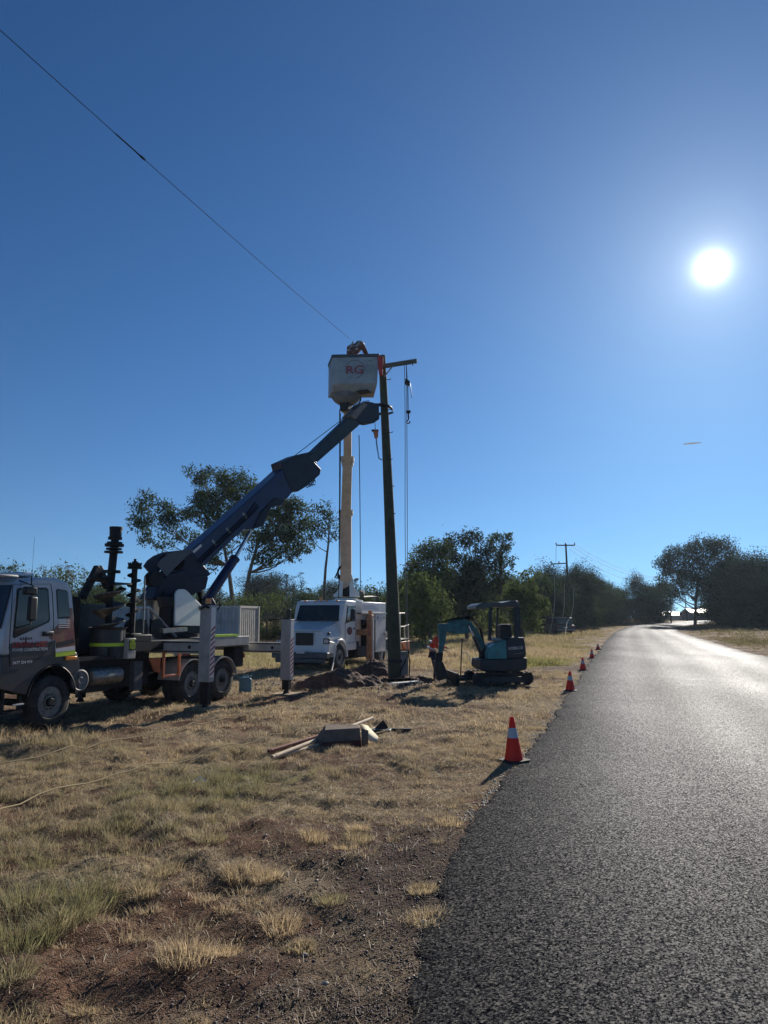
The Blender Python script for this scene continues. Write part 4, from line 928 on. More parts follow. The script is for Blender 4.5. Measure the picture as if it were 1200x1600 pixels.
for i, (o, lb) in enumerate(((o1, 'square timber pad under the near beacon topped outrigger leg of the crane truck'), (o2, 'timber pad under the rear outrigger leg nearest the white truck'))):
    t = thing('outrigger_pad', lb, 'pad', (o.x, o.y, gz(o.x, o.y)), T.a + .2 * i, 'outrigger pads')
    for k in range(4): B().box(-.33, -.33 + .167 * k, -.02, .33, -.33 + .167 * k + .16, .055 + .006 * (k % 2)).build('timber_plank', WOOD, t, bevel=.006)
# turret
tx, ty = 5.2, 1.2
B().lathe([(.55, 1.56), (.55, 1.68), (.42, 1.70), (.42, 1.95)], (tx, ty, 0), (0, 0, 1), 32).build('slew_ring', BSTEEL, ct)
PL = [(273.5, 977.7), (274.5, 928.7), (276.5, 923), (280.5, 920.5), (288, 920.5), (292, 922.5), (317, 948), (319.5, 955), (320, 977.7)]
for y in (ty - .5, ty + .45):
    tp = B().prism([onY(T, u, v, ty - .5) for u, v in PL], y, y + .05).build('turret_side_plate', WHITE, ct, bevel=.012)
    if y < ty:
        c = onY(T, 313, 950, y); B().cyl((c[0], y - .03, c[1]), (c[0], y + .0, c[1]), .07).cyl((c[0], y - .05, c[1]), (c[0], y - .03, c[1]), .035).build('pivot_boss', STEEL, tp)
A0 = T.o + T.x * tx + T.y * ty
TP = at(577, 648, 25.05)
BP = Fr((A0.x, A0.y, 0), math.degrees(math.atan2(TP.y - A0.y, TP.x - A0.x)))
M = rel(ct, BP)
def bpoly(pts, y, s0=0): return [onY(BP, u, v, y) for u, v in pts]
def bprism(name, pts, hw, m, bevel=.02, parent=None, ref=None):
    return B(M).prism(bpoly(pts, -hw if ref is None else ref), -hw, hw).build(name, m, parent or ct, bevel=bevel)
bprism('turret_post', [(266, 978), (268, 930), (262, 915), (300, 900), (318, 898), (326, 902), (322, 920), (300, 930), (296, 978)], .30, DBLUE)
bprism('turret_base', [(262, 992), (266, 977), (318, 977), (318, 996), (290, 1002)], .42, DBLUE)
b = bprism('turret_arm', [(238, 936), (246, 921), (262, 898), (290, 890), (300, 905), (272, 928), (258, 938)], .34, DBLUE)
bprism('boom_butt', [(258, 902), (276, 880), (299, 861), (319, 884), (330, 897), (322, 903), (318, 912), (296, 916), (285, 905), (272, 912)], .27, DBLUE)
boom = bprism('outer_boom', [(299, 860), (407, 764), (453, 721.5), (484, 716), (496, 722), (476, 752), (458, 768), (440, 790), (424, 793), (413, 812), (405, 824), (396, 827), (381, 827), (317, 886)], .25, BLUE)
bprism('hydraulic_motor_housing', [(462, 712), (481, 707), (486, 716), (502, 733), (500, 742), (479, 760), (466, 768), (455, 766), (446, 745), (440, 722)], .27, DBLUE)
bprism('lower_flange', [(396, 826), (412, 822), (424, 792), (440, 789), (448, 780), (430, 778), (408, 800)], .30, DBLUE)
bprism('boom_lug', [(450, 724), (463, 711), (484, 706), (488, 712), (462, 722)], .26, DBLUE, ref=-.25)
bprism('inner_boom', [(482, 714), (566, 633), (561, 665), (492, 726)], .16, mat('dark_green_boom', (.02, .035, .04), .45, noise=.3, scale=4), ref=-.16)
tip = bprism('boom_head', [(563, 632), (568, 628), (575, 627.5), (591, 631.5), (592, 655), (584, 661), (577, 662), (571, 660), (565, 663), (562, 661), (556, 655), (550, 646)], .20, DBLUE, ref=-.16)
bprism('head_cheek', [(546, 650), (566, 629), (572, 633), (553, 656)], .24, mat('tan_worn', (.25, .2, .16), .6, noise=.4), ref=-.16, bevel=.01)
pc = at(600, 640, 25.75)
def w2(b, pts, r, n=8): b.tube([relw(ct) @ Vector(p) for p in pts], r, n)
b = B(); w2(b, [at(588, 632.5, 25.3), at(598, 632.5, 25.35), at(606, 634, 25.5), at(611, 637, 25.7), at(613, 641, 25.8)], [.06, .06, .055, .05, .035])
w2(b, [at(588, 648, 25.9), at(600, 645.5, 26.15), at(608, 646, 26.1), at(614, 644.5, 25.95)], [.05, .05, .045, .035]); b.build('pole_claw', AUGD, tip)
# side details of the boom
b = B(M); f = lambda u, v, y=-.27: (onY(BP, u, v, -.25)[0], y, onY(BP, u, v, -.25)[1])
for d_ in (0, 3, 6): b.tube([f(306 + d_, 878 + d_ * .4), f(386 + d_, 802 + d_ * .4), f(398 + d_, 785 + d_)], .014, 5)
b.build('hydraulic_line', HOSE, boom)
B(M).add([f(300, 861.5, -.256), f(313.5, 850, -.256), f(316, 853, -.256), f(303, 864.5, -.256)], [(0, 1, 2, 3)]).build('maker_label', WTAPE, boom)
b = B(M)
for u, v in ((330, 845), (352, 826), (378, 803)): b.add([f(u, v, -.262), f(u + 2.5, v - 2, -.262), f(u + 9, v + 6, -.262), f(u + 6.5, v + 8, -.262)], [(0, 1, 2, 3)])
b.build('line_clamp', STEEL, boom)
b = B(M)
for i in range(4): b.tube([f(489 + i, 742, -.2 + .1 * i), f(494 + i * 2, 750, -.2 + .1 * i), f(496 - i, 757 + i, -.15 + .1 * i), f(486, 752, .1)], .016, 5)
b.build('dangling_hose', HOSE, boom)
c0 = onY(BP, 241, 905, -.3)
B(M).lathe([(.0, 0), (.20, 0), (.20, .03), (.1, .05), (.1, .26), (.20, .28), (.20, .31), (.0, .31)], (c0[0], -.45, c0[1]), (0, 1, 0), 28).build('cable_reel', BSTEEL, ct)
cvr = [(242, 883), (248, 874), (258, 866.5), (272, 861), (296, 858), (299, 861), (280, 863.5), (264, 869), (256, 878), (254, 887), (260, 900), (257, 901)]
B(M).prism(bpoly([(242, 883), (248, 874), (258, 866.5), (272, 861), (296, 858), (299, 861), (286, 872), (270, 888), (257, 901)], -.25), -.36, -.33).prism(bpoly([(242, 883), (248, 874), (258, 866.5), (272, 861), (296, 858), (299, 861), (286, 872), (270, 888), (257, 901)], -.25), .30, .36).build('winch_guard', mat('grey_guard', (.1, .105, .12), .5), ct, bevel=.01)
w0 = onY(BP, 268, 879, 0)
B(M).cyl((w0[0], -.28, w0[1]), (w0[0], .28, w0[1]), .21, n=28).build('winch_drum', AUGD, ct)
b = B(M)
for i in range(9): y = -.26 + i * .065; b.lathe([(.215, -.02), (.235, 0), (.215, .02)], (w0[0], y, w0[1]), (0, 1, 0), 24)
b.build('wound_cable', HOSE, ct)
# lift cylinder
def pt(u, v, y=0): a = onY(BP, u, v, y); return Vector((a[0], y, a[1]))
b = B(M); p0, p1 = pt(322, 940, 0), pt(366, 874, 0); b.cyl(p0, p1, .135, n=20).cyl(p1, p1 + (p1 - p0).normalized() * .06, .15, n=20); b.build('lift_cylinder', BLUE, ct)
B(M).cyl(p1, pt(391, 830, 0), .055, n=14).build('lift_rod', CHROME, ct)
B(M).prism(bpoly([(312, 955), (314, 938), (326, 934), (332, 945), (326, 957)], 0), -.2, .2).build('cylinder_foot', DBLUE, ct, bevel=.02)
b = B(M)
for i in range(5): y = -.2 + .09 * i; b.tube([pt(300, 905, y), pt(308 + i * 2, 925, y), pt(314, 945, y), pt(300 + i * 4, 960, y)], .018, 5)
b.tube([pt(330, 948, -.1), pt(341, 938, -.1), pt(345, 945, -.1), pt(340, 953, -.1)], .018, 6)
b.tube([pt(256, 925, -.4), pt(252, 938, -.42), pt(264, 948, -.4), pt(272, 935, -.35)], .025, 6); b.build('hydraulic_hose', HOSE, ct)
B(M).prism(bpoly([(240, 932), (262, 934), (262, 948), (244, 950)], -.3), -.7, -.4).build('operator_seat', BSTEEL, ct, bevel=.03)
# winch rope over the boom
b = B(); w2(b, [at(276, 868, 20.3), at(407, 758, 22.0), at(455, 716, 22.6), at(531, 658, 24.0), at(568, 627, 24.7), at(577, 626, 24.9)], .012, 5); b.build('winch_rope', HOSE, ct)
hb = thing('hook_block', 'orange hook block with chain hanging from the crane boom head beside the pole', 'hook block', tuple(at(587, 690, 25.0)))
def hw(b, pts, r, n=6): o = hb.location; b.tube([Vector(p) - o for p in pts], r, n)
b = B(); hw(b, [at(586, 661, 25.0), at(586.5, 675, 25.0)], .012); b.build('rope', HOSE, hb)
b = B(); o = hb.location
b.prism([(p.x - o.x, p.z - o.z) for p in (at(583, 673, 25), at(591, 673, 25), at(591, 682, 25), at(588, 686, 25), at(585, 684, 25))], -.06, .06).build('block', ORANGE, hb, bevel=.012)
B().box(-.14, -.05, at(587, 674, 25).z - o.z - .01, .10, .05, at(587, 674, 25).z - o.z + .06).build('block_bracket', AUGD, hb, bevel=.01)
cp = [at(588, 686, 25.05), at(588.5, 694, 25.05), at(590, 704, 25.1), at(592, 716, 25.2), at(597, 719, 25.3)]
lk = B(); n_ = 26
for i in range(n_):
    t = i / n_ * (len(cp) - 1); k = int(t); p = cp[k].lerp(cp[k + 1], t - k) - o; d_ = (cp[k + 1] - cp[k]).normalized()
    s_ = Vector((0, 1, 0)) if i % 2 else d_.cross(Vector((0, 1, 0)))
    lk.tube([p + d_ * (.035 * math.cos(a)) + s_ * (.02 * math.sin(a)) for a in np.linspace(0, 2 * PI, 9)], .007, 4)
lk.build('chain', AUGD, hb)

# ------------------------------------------------------------------ white bucket truck
U = Fr((-1.76, 30.36, 0), 67)
bt = thing('bucket_truck', 'white bonneted truck facing the camera with a tall cream boom holding up a bucket', 'truck', U.o, U.a)
ux = lambda u, v, x: (x,) + onX(U, u, v, x)
uy = lambda u, v, y=0.0: (onY(U, u, v, y)[0], y, onY(U, u, v, y)[1])
BW = WHITE
# bonnet: sloped wedge with a flat grille face
hy0, hy1 = -.02, 2.38
B().add([(-1.02, .12, .72), (-1.02, 2.24, .72), (-.98, .12, 1.30), (-.98, 2.24, 1.30), (-.93, .42, 1.62), (-.93, 1.95, 1.62), (.22, .30, 1.97), (.22, 2.10, 1.97), (.22, .10, 1.35), (.22, 2.3, 1.35), (.22, .3, .72), (.22, 2.1, .72)],
        [(0, 1, 3, 2), (2, 3, 5, 4), (4, 5, 7, 6), (2, 4, 6, 8), (3, 9, 7, 5), (0, 2, 8, 10), (1, 11, 9, 3), (0, 10, 11, 1), (6, 7, 9, 8), (8, 9, 11, 10)]).build('bonnet', BW, bt, bevel=.035, seg=3)
for y0, y1 in ((-.02, .30), (2.10, 2.42)):
    A = np.linspace(math.radians(-5), math.radians(180), 14); o_ = [(.0 + .66 * math.cos(a), .55 + .70 * math.sin(a)) for a in A]; i_ = [(.0 + .57 * math.cos(a), .55 + .60 * math.sin(a)) for a in A[::-1]]
    B().prism(o_ + i_, y0, y1).prism([(-1.04, .70), (-1.02, 1.18), (-.5, 1.12), (-.62, .85), (-.66, .70)], y0 + .02, y1 - .002).build('front_mudguard', BW, bt, bevel=.02)
g0 = onX(U, 463, 987, -1.0); g1_ = onX(U, 491, 1009, -1.0)
gr_ = B().box(-1.045, .72, 1.0, -.98, 1.52, 1.50).build('grille', BLACK, bt, bevel=.03)
b = B()
for k in range(7): b.box(-1.052, .76, 1.04 + k * .065, -1.045, 1.48, 1.055 + k * .065)
b.build('grille_slat', BSTEEL, gr_)
HL = mat('headlight_glass', (.5, .5, .5), .1, coat=1)
for u in (439.5, 510):
    yy, zz = onX(U, u, 1002, -1.04)
    h = B().box(-1.06, yy - .14, zz - .11, -.99, yy + .14, zz + .11).build('headlight', BLACK, bt, bevel=.02)
    B().box(-1.068, yy - .10, zz - .07, -1.06, yy + .09, zz + .07).build('headlight_lens', HL, h)
    yy2, zz2 = onX(U, u + 5 if u > 470 else u, 989.5, -.8)
    B().ball((-.88, yy2, zz2 - .02), .07).build('indicator', BLACK, bt)
bp_ = B().box(-1.30, -.05, .50, -1.06, 2.45, .74).box(-1.28, .1, .33, -1.1, 2.3, .50).build('bumper', mat('dusty_grey_bumper', (.09, .095, .10), .5, noise=.4, scale=5), bt, bevel=.03)
yy, zz = onX(U, 469, 1018.5, -1.31)
B().box(-1.318, yy - .19, zz - .065, -1.302, yy + .19, zz + .065).build('number_plate', WTAPE, bt)
B().box(-1.1, .4, .22, -.9, 2.0, .34).box(-1.0, .5, .35, 4.5, .6, .62).box(-1.0, 1.8, .35, 4.5, 1.9, .62).build('chassis_rail', BSTEEL, bt)
# cab
B().prism([(.2, .75), (.2, 1.98), (.42, 2.64), (.55, 2.78), (.8, 2.83), (1.55, 2.80), (1.62, 2.7), (1.66, .75)], .06, 2.34).build('cab', BW, bt, bevel=.05, seg=3)
B().add([(.188, .2, 2.0), (.188, 2.2, 2.0), (.405, 2.14, 2.62), (.405, .26, 2.62), (.215, .2, 1.99), (.215, 2.2, 1.99), (.43, 2.14, 2.61), (.43, .26, 2.61)], [(0, 1, 2, 3), (4, 5, 6, 7), (0, 1, 5, 4), (1, 2, 6, 5), (2, 3, 7, 6), (3, 0, 4, 7)]).build('windscreen', GLASS, bt)
B().box(.12, .16, 1.965, .205, 2.24, 1.995).build('cowl_vent', BLACK, bt, bevel=.005)
B().box(-.97, .40, 1.545, -.955, 1.97, 1.56).build('bonnet_badge_strip', STEEL, bt)
b = B()
for yy_ in (.30, 2.10): b.bar((.19, yy_ - .03, 1.93), (-.92, yy_ + (.12 if yy_ < 1 else -.15), 1.60), .012, .012)
b.build('bonnet_crease', BLACK, bt)
b = B()
for y in (.75, 1.45): b.bar((.182, y, 2.02), (.30, y + .5, 2.33), .018, .012)
b.build('wiper', BLACK, bt)
for k, y in enumerate((.45, .95, 1.2, 1.45, 1.95)): B().box(.50, y - .05, 2.77, .62, y + .05, 2.815).build('marker_lamp', AMBER, bt, bevel=.01)
w = B().prism([(.55, 1.9), (.62, 2.1), (.72, 2.58), (1.45, 2.58), (1.45, 1.95)], .045, .062).build('door_window', BLACK, bt)
B().prism([(.62, 1.96), (.68, 2.1), (.77, 2.54), (1.41, 2.54), (1.41, 1.99)], .038, .046).build('pane', GLASS, w)
b = B()
for a, c in (((.52, 1.05), (.52, 1.9)), ((1.52, 1.05), (1.52, 2.66)), ((.52, 1.05), (1.52, 1.05))): b.bar((a[0], .056, a[1]), (c[0], .056, c[1]), .014, .012, up=(0, 1, 0))
b.build('door_gap', BLACK, bt)
B().box(1.3, .02, 1.62, 1.45, .058, 1.67).build('door_handle', BLACK, bt)
B().ball((.95, .06, 1.55), .17, sc=(1.6, .03, 1.0)).build('oval_door_logo', mat('maroon_logo', (.16, .03, .03), .5), bt)
for y, s in ((-.32, -1), (2.72, 1)):
    m_ = B().box(.42, y - .1, 2.02, .50, y + .1, 2.45).build('mirror', BLACK, bt, bevel=.02)
    B().tube([(.5, 1.2 + s * 1.13, 1.85), (.46, y, 1.98), (.46, y, 2.5), (.6, 1.2 + s * 1.13, 2.6)], .018).build('mirror_arm', STEEL, m_)
p = at(502, 932, U.o.y + 1.4); v_ = relw(bt) @ p
B().cyl((v_.x, v_.y, 2.80), (v_.x, v_.y, 2.98), .08, .07, 16).build('beacon', AMBER, bt, bevel=.01)
for x in (0.0, 4.25):
    wheel(bt, x, .02, .52, .52, .3, lugs=False); wheel(bt, x, 2.40, .52, .52, .3, side=1, lugs=False)
    if x > 1: wheel(bt, x, .34, .52, .52, .28, lugs=False)
    B().cyl((x, .3, .5), (x, 2.1, .5), .09).build('axle', BSTEEL, bt)
# service body
B().box(2.05, .0, 2.32, 4.72, 2.4, 2.78).build('upper_bin', BW, bt, bevel=.02)
B().box(2.02, -.03, 2.27, 4.75, .05, 2.315).build('gutter_rail', WTAPE, bt)
bd = B().box(3.55, .0, .56, 4.72, .75, 2.26).box(4.0, .76, .56, 4.72, 2.4, 2.26).build('tool_locker', BW, bt, bevel=.015)
B().box(2.02, .45, .62, 3.5, 2.4, 2.26).build('front_locker', BW, bt, bevel=.015)
B().box(2.9, -.002, .6, 3.5, .44, 2.0).build('recess_shade_block', BSTEEL, bt)  # solid black block put in for the shade of an open recess
B().box(2.2, -.005, 2.44, 3.9, .0, 2.70).build('notice_panel', mat('notice_white', (.62, .64, .68), .4), bt)
b = B()
for k in range(3): b.box(2.28, -.009, 2.50 + .07 * k, 3.8 - .2 * k, -.005, 2.515 + .07 * k)
b.build('printed_line', mat('print_grey', (.3, .32, .4), .5), bt)
for x, z in ((3.75, 2.1), (4.5, 1.35), (4.5, 2.1)): B().cyl((x, -.03, z), (x, .0, z), .05).build('latch', STEEL, bt)
B().tube([uy(597, 1016, -.05), uy(596, 1028, -.08), uy(600, 1038, -.08), uy(604, 1030, -.08), uy(604, 1016, -.05)], .035, 8).build('white_hose_loop', WTAPE, bt)
B().box(1.7, .1, .45, 2.0, .5, 1.1).box(1.72, .05, .45, 3.4, .42, .85).build('step_box', BSTEEL, bt, bevel=.02)
b = B()
for k in range(5): b.tube([(2.7 + .12 * k, .1, 2.1), (2.6 + .1 * k, -.1, 2.0 - .05 * k), (2.5 + .1 * k, .2, 1.7)], .03, 6)
b.build('hydraulic_hose', HOSE, bt)
# outriggers
OP = mat('faded_orange_steel', (.50, .24, .12), .6, noise=.4, scale=6)
lx = onY(U, 578, 1000, -.35)[0]
lg = B().box(lx - .13, -.48, .12, lx + .13, -.24, 2.22).build('outrigger_leg', OP, bt, bevel=.02)
B().box(lx - .131 + .135, -.486, .2, lx + .128, -.482, 2.1).build('white_tape', WTAPE, lg)
b = B()
for k in range(4): b.add([(lx - .134, -.45, 1.3 + k * .12), (lx - .134, -.28, 1.38 + k * .12), (lx - .134, -.28, 1.43 + k * .12), (lx - .134, -.45, 1.35 + k * .12)], [(0, 1, 2, 3)])
b.build('red_stripe', RTAPE, lg)
B().cyl((lx, -.36, 2.22), (lx, -.36, 2.40), .09, .08, 16).build('beacon', AMBER, lg)
B().box(lx - .12, -.3, 1.35, lx + .1, .5, 1.6).build('outrigger_beam', OP, bt, bevel=.02)
lx2 = onY(U, 621, 1000, -.5)[0]
lg = B().box(lx2 - .14, -.62, .6, lx2 + .14, -.38, 2.3).build('outrigger_leg', DIRTYW, bt, bevel=.02)
B().box(lx2 - .145, -.6, 1.9, lx2 - .141, -.4, 2.25).build('danger_sticker', RTAPE, lg)
B().box(lx2 - .1, -.4, 1.2, lx2 + .1, .3, 1.45).build('outrigger_beam', DIRTYW, bt, bevel=.02)
# rear deck, rails and orange winch
B().box(4.75, .0, .95, 7.6, 2.4, 1.10).build('rear_tray', BSTEEL, bt, bevel=.01)
b = B(); P_ = lambda u, v: uy(u, v, -.05)
for a, c in (((631, 979), (638.5, 976)), ((632, 979), (633, 1003)), ((637.5, 976), (638.5, 1003)), ((622, 999), (638, 998)), ((623, 979), (631, 979)), ((623, 958), (632, 958))): b.tube([P_(*a), P_(*c)], .035, 6)
b.build('tail_rail', CREAM, bt)
B().prism([onY(U, u, v, -.05) for u, v in ((625, 1003), (639, 1001), (639, 1020), (631, 1013))], -.1, .5).build('orange_tail_bracket', ORANGE, bt, bevel=.02)
B().tube([uy(604, 1020, .1), uy(604, 1020, 2)], .04).build('bar', BSTEEL, bt) if 0 else None
b = B()
for a in (((565, 925), (567, 933), (588, 932), (590, 940)), ((588, 924), (590, 940)), ((566, 940), (567, 928))):
    b.tube([uy(u, v, .8) for u, v in a], .06, 6)
b.build('boom_rest', BSTEEL, bt)
B().tube([uy(565.5, 922, .8), uy(568, 928, .8)], .07).build('boom_rest_pad', WTAPE, bt)
# pedestal
pv = relw(bt) @ at(541, 930, 33.1)
px_, py_ = pv.x, pv.y
def wloc(u, v, Y): return relw(bt) @ at(u, v, Y)
B().lathe([(.75, 2.79), (.75, 2.86), (.5, 2.9), (.5, 2.95)], (px_, py_, 0), (0, 0, 1), 28).build('turntable', BW, bt)
for (pts) in ([(521, 933), (521, 929), (526, 925), (530.5, 916), (532, 900), (537, 899), (536, 915), (535, 933)], [(562, 933), (561, 928), (555, 920), (551.5, 912), (550.5, 898), (546, 898), (546, 915), (546, 933)]):
    V = [wloc(u, v, 32.6) for u, v in pts]; V2 = [wloc(u, v, 33.5) for u, v in pts]; n_ = len(V)
    B().add(V + V2, [tuple(range(n_)), tuple(range(2 * n_ - 1, n_ - 1, -1))] + [(i, (i + 1) % n_, n_ + (i + 1) % n_, n_ + i) for i in range(n_)]).build('pedestal_plate', BW, bt, bevel=.03)
B().bar(wloc(541, 932, 33.0), wloc(541, 903, 33.0), .42, .5, up=(0, 1, 0)).build('pedestal_core', BSTEEL, bt, bevel=.02)
# boom: five telescoping pieces leaning toward the camera
ptsB = [(540.5, 928, 33.3, .50), (540, 905, 32.8, .50), (540.5, 806, 30.9, .47), (540.5, 806, 30.9, .42), (543, 722, 29.0, .38), (543, 722, 29.0, .32), (543.5, 640, 27.0, .30)]
def seg(i, j, name, m=CREAM):
    a, c = ptsB[i], ptsB[j]; p, q_ = wloc(*a[:3]), wloc(*c[:3]); d = (q_ - p).normalized()
    sx = Vector((math.cos(-U.a), math.sin(-U.a), 0)); n2 = d.cross(sx).normalized(); vs = []
    for e, w_ in ((p, a[3]), (q_, c[3])):
        for i_ in (-1, 1):
            for j_ in (-1, 1): vs.append(e + sx * i_ * w_ / 2 + n2 * j_ * w_ / 2)
    return B().add(vs, [(0, 1, 3, 2), (4, 6, 7, 5), (0, 4, 5, 1), (2, 3, 7, 6), (0, 2, 6, 4), (1, 5, 7, 3)]).build(name, m, bt, bevel=.02)
seg(0, 2, 'boom'); seg(3, 4, 'upper_boom'); seg(5, 6, 'boom_tip')
for u, v, Y, w_ in ((540.5, 801, 30.9, .60), (543, 718, 28.95, .52), (543, 724, 29.1, .46), (540, 806, 31.0, .52)):
    c = wloc(u, v, Y); sx = Vector((math.cos(-U.a), math.sin(-U.a), 0))
    B().bar(c - sx * w_ / 2, c + sx * w_ / 2, .42, .20, up=(0, 0, 1)).build('boom_collar', CREAM, bt, bevel=.02)
c = wloc(544, 888, 32.1)
seg(0, 1, 'boom_foot')
b = B(); 
for u0, v0, Y0, u1, v1, Y1 in ((532, 645, 27, 530, 890, 32.2), (561, 680, 27.2, 563, 930, 33.0), (530.5, 640, 27.0, 529, 935, 31.4)):
    b.tube([wloc(u0 + (u1 - u0) * t + (.6 * math.sin(t * PI)), v0 + (v1 - v0) * t, Y0 + (Y1 - Y0) * t) for t in np.linspace(0, 1, 8)], .016, 4)
b.build('hanging_line', HOSE, bt)
b = B()
for k in range(5): b.tube([wloc(529 + k, 888 - k, 32), wloc(527 - k, 895 + 2 * k, 32), wloc(531, 900 + k, 32.2)], .03, 5)
b.build('hose_bundle', HOSE, bt)
# bucket, rotated a little, open on top
gry = mat('bucket_fibreglass', (.36, .37, .365), .5, noise=.3, scale=2.2)
dk = mat('bucket_underside', (.19, .19, .19), .6, noise=.4, scale=3)
ft = [at(519.5, 555, 25.3), at(591.5, 557.5, 25.2)]
TL, TR = wloc(519.5, 555, 25.3), wloc(591.5, 557.5, 25.2); BLo, BRo = wloc(519.5, 597, 25.3), wloc(589.5, 601.5, 25.2)
TLb, TRb = wloc(513.5, 562, 26.3), wloc(584, 563, 26.25); zt = (TL.z + TR.z) / 2
TL.z = TR.z = TLb.z = TRb.z = zt; zl = (BLo.z + BRo.z) / 2
BLo.z = BRo.z = zl; Lb = TLb.copy(); Lb.z = zl; Rb = TRb.copy(); Rb.z = zl
zb2_ = wloc(588, 613, 25.5).z
C1, C2 = wloc(519.5, 606, 25.5), wloc(586.5, 613, 25.45); C1.z = C2.z = zb2_ + .03; C3 = Lb.copy(); C3.z = C1.z; C4 = Rb.copy(); C4.z = C1.z
bucket = B().add([TL, TR, TRb, TLb, BLo, BRo, Rb, Lb, C1, C2, C4, C3], [(0, 4, 5, 1), (1, 5, 6, 2), (2, 6, 7, 3), (3, 7, 4, 0), (4, 8, 9, 5), (5, 9, 10, 6), (6, 10, 11, 7), (7, 11, 8, 4), (8, 11, 10, 9)]).build('bucket', gry, bt)
so_ = bucket.modifiers.new('wall', 'SOLIDIFY'); so_.thickness = .05; so_.offset = -1
bv = bucket.modifiers.new('bevel', 'BEVEL'); bv.width = .03; bv.segments = 3
ctr = (TL + TRb) / 2
def ring(k, z0, z1, name, m):
    P4 = [TL, TR, TRb, TLb]; o_ = [ctr + (p - ctr) * k for p in P4]; i_ = [ctr + (p - ctr) * (k - .09) for p in P4]
    vs = []
    for z in (z0, z1):
        for p in o_ + i_: v = p.copy(); v.z = z; vs.append(v)
    fs = []
    for i in range(4):
        j = (i + 1) % 4; fs += [(i, j, 8 + j, 8 + i), (4 + i, 12 + i, 12 + j, 4 + j), (8 + i, 8 + j, 12 + j, 12 + i), (i, 4 + i, 4 + j, j)]
    return B().add(vs, fs).build(name, m, bucket, bevel=.015)
ring(1.035, zt - .05, zt + .07, 'bucket_rim', mat('rim_grey', (.06, .06, .065), .5))
fx = (TR - TL).normalized(); fn = fx.cross(Vector((0, 0, 1))).normalized()
def onface(u, v, o=.012):
    # point of the bucket's front wall
    c0_ = relw(bt) @ Vector((0, 0, CAMH)); r_ = (relw(bt).to_3x3() @ vdir(u, v)); t = (TL - c0_).dot(fn) / r_.dot(fn); return c0_ + r_ * t + fn * o
p0, p1 = onface(541.5, 584.5), onface(567, 583.5)
text('RG', p0, (p1 - p0), (0, 0, 1), (p1 - p0).length, mat('dark_red_letter', (.30, .035, .045), .5), bucket, 'company_initials', .30)
cc_ = onface(554, 577); b = B(); N_ = 40; a0, a1 = math.radians(-80), math.radians(215)
for i in range(N_):
    a, c = a0 + (a1 - a0) * i / N_, a0 + (a1 - a0) * (i + 1) / N_; r_ = .335
    pa, pb = (cc_ + fx * r_ * math.cos(t) + Vector((0, 0, 1)) * r_ * math.sin(t) for t in (a, c)); b.bar(pa, pb, .006, .035 if a < 1.2 else .02, up=fn)
b.build('logo_ring', mat('logo_ring_red', (.14, .04, .05), .5), bucket)
s_ = onface(578, 564); B().bar(s_ - fx * .04, s_ + fx * .05, .006, .06, up=fn).build('small_sticker', mat('sticker_grey', (.1, .1, .11), .5), bucket)
s_ = (C1 + C2) / 2 + fx * .45 + Vector((0, 0, .06)); B().box(s_.x - .18, s_.y - .12, s_.z - .1, s_.x + .18, s_.y + .3, s_.z - .062).build('foot_plate', BSTEEL, bucket) 
cb_ = wloc(541, 606, 26.0); cb_.z = C1.z
B().lathe([(.56, .02), (.54, -.08), (.44, -.22), (.30, -.32), (.0, -.32)], tuple(cb_), (0, 0, 1), 28).build('bucket_turntable', dk, bucket)
tp0 = wloc(543, 642, 26.9)
c = cb_ + Vector((0, 0, -.45)); B().box(c.x - .2, c.y - .18, c.z - .14, c.x + .15, c.y + .16, c.z + .14).build('slew_motor', BSTEEL, bt, bevel=.02)
B().bar(c, tp0, .26, .30).box(tp0.x - .2, tp0.y - .22, tp0.z - .05, tp0.x + .2, tp0.y + .22, tp0.z + .12).build('boom_knuckle', CREAM, bt, bevel=.02)
B().tube([wloc(562, 612, 25.8), wloc(563.5, 625, 26), wloc(558, 636, 26.4), wloc(552, 637, 26.6)], .03, 6).tube([wloc(547, 640, 26.5), wloc(549, 632, 26.3), wloc(556, 622, 26.0)], .02, 6).build('control_hose', HOSE, bt)
rb = wloc(594, 571, 25.1)
# ------------------------------------------------------------------ people
def skin_obj(name, J, E, m, parent, root=0, sub=2, rx=1.0):
    me = bpy.data.meshes.new(name); me.from_pydata([j[0] for j in J], E, []); me.materials.append(m)
    o = bpy.data.objects.new(name, me); C.objects.link(o); o.parent = parent
    o.modifiers.new('skin', 'SKIN'); me.skin_vertices or None
    if not me.skin_vertices: 
        bm = bmesh.new(); bm.from_mesh(me); bm.verts.layers.skin.verify(); bm.to_mesh(me); bm.free()
    for i, j in enumerate(J):
        r = j[1]; me.skin_vertices[0].data[i].radius = (r, r) if not isinstance(r, tuple) else r
        me.skin_vertices[0].data[i].use_root = (i == root)
    o.modifiers['skin'].use_smooth_shade = True
    s = o.modifiers.new('sub', 'SUBSURF'); s.levels = s.render_levels = sub
    return o
SKIN = mat('skin', (.34, .18, .12), .55); HIVIS = mat('hi_vis_orange_shirt', (.75, .07, .03), .75, noise=.25, scale=8, bump=.4, bscale=20); NAVY = mat('navy_trousers', (.012, .018, .045), .85, bump=.4, bscale=20)
BOOT = mat('brown_boots', (.06, .035, .02), .7); HAIR = mat('dark_hair', (.02, .014, .01), .8)
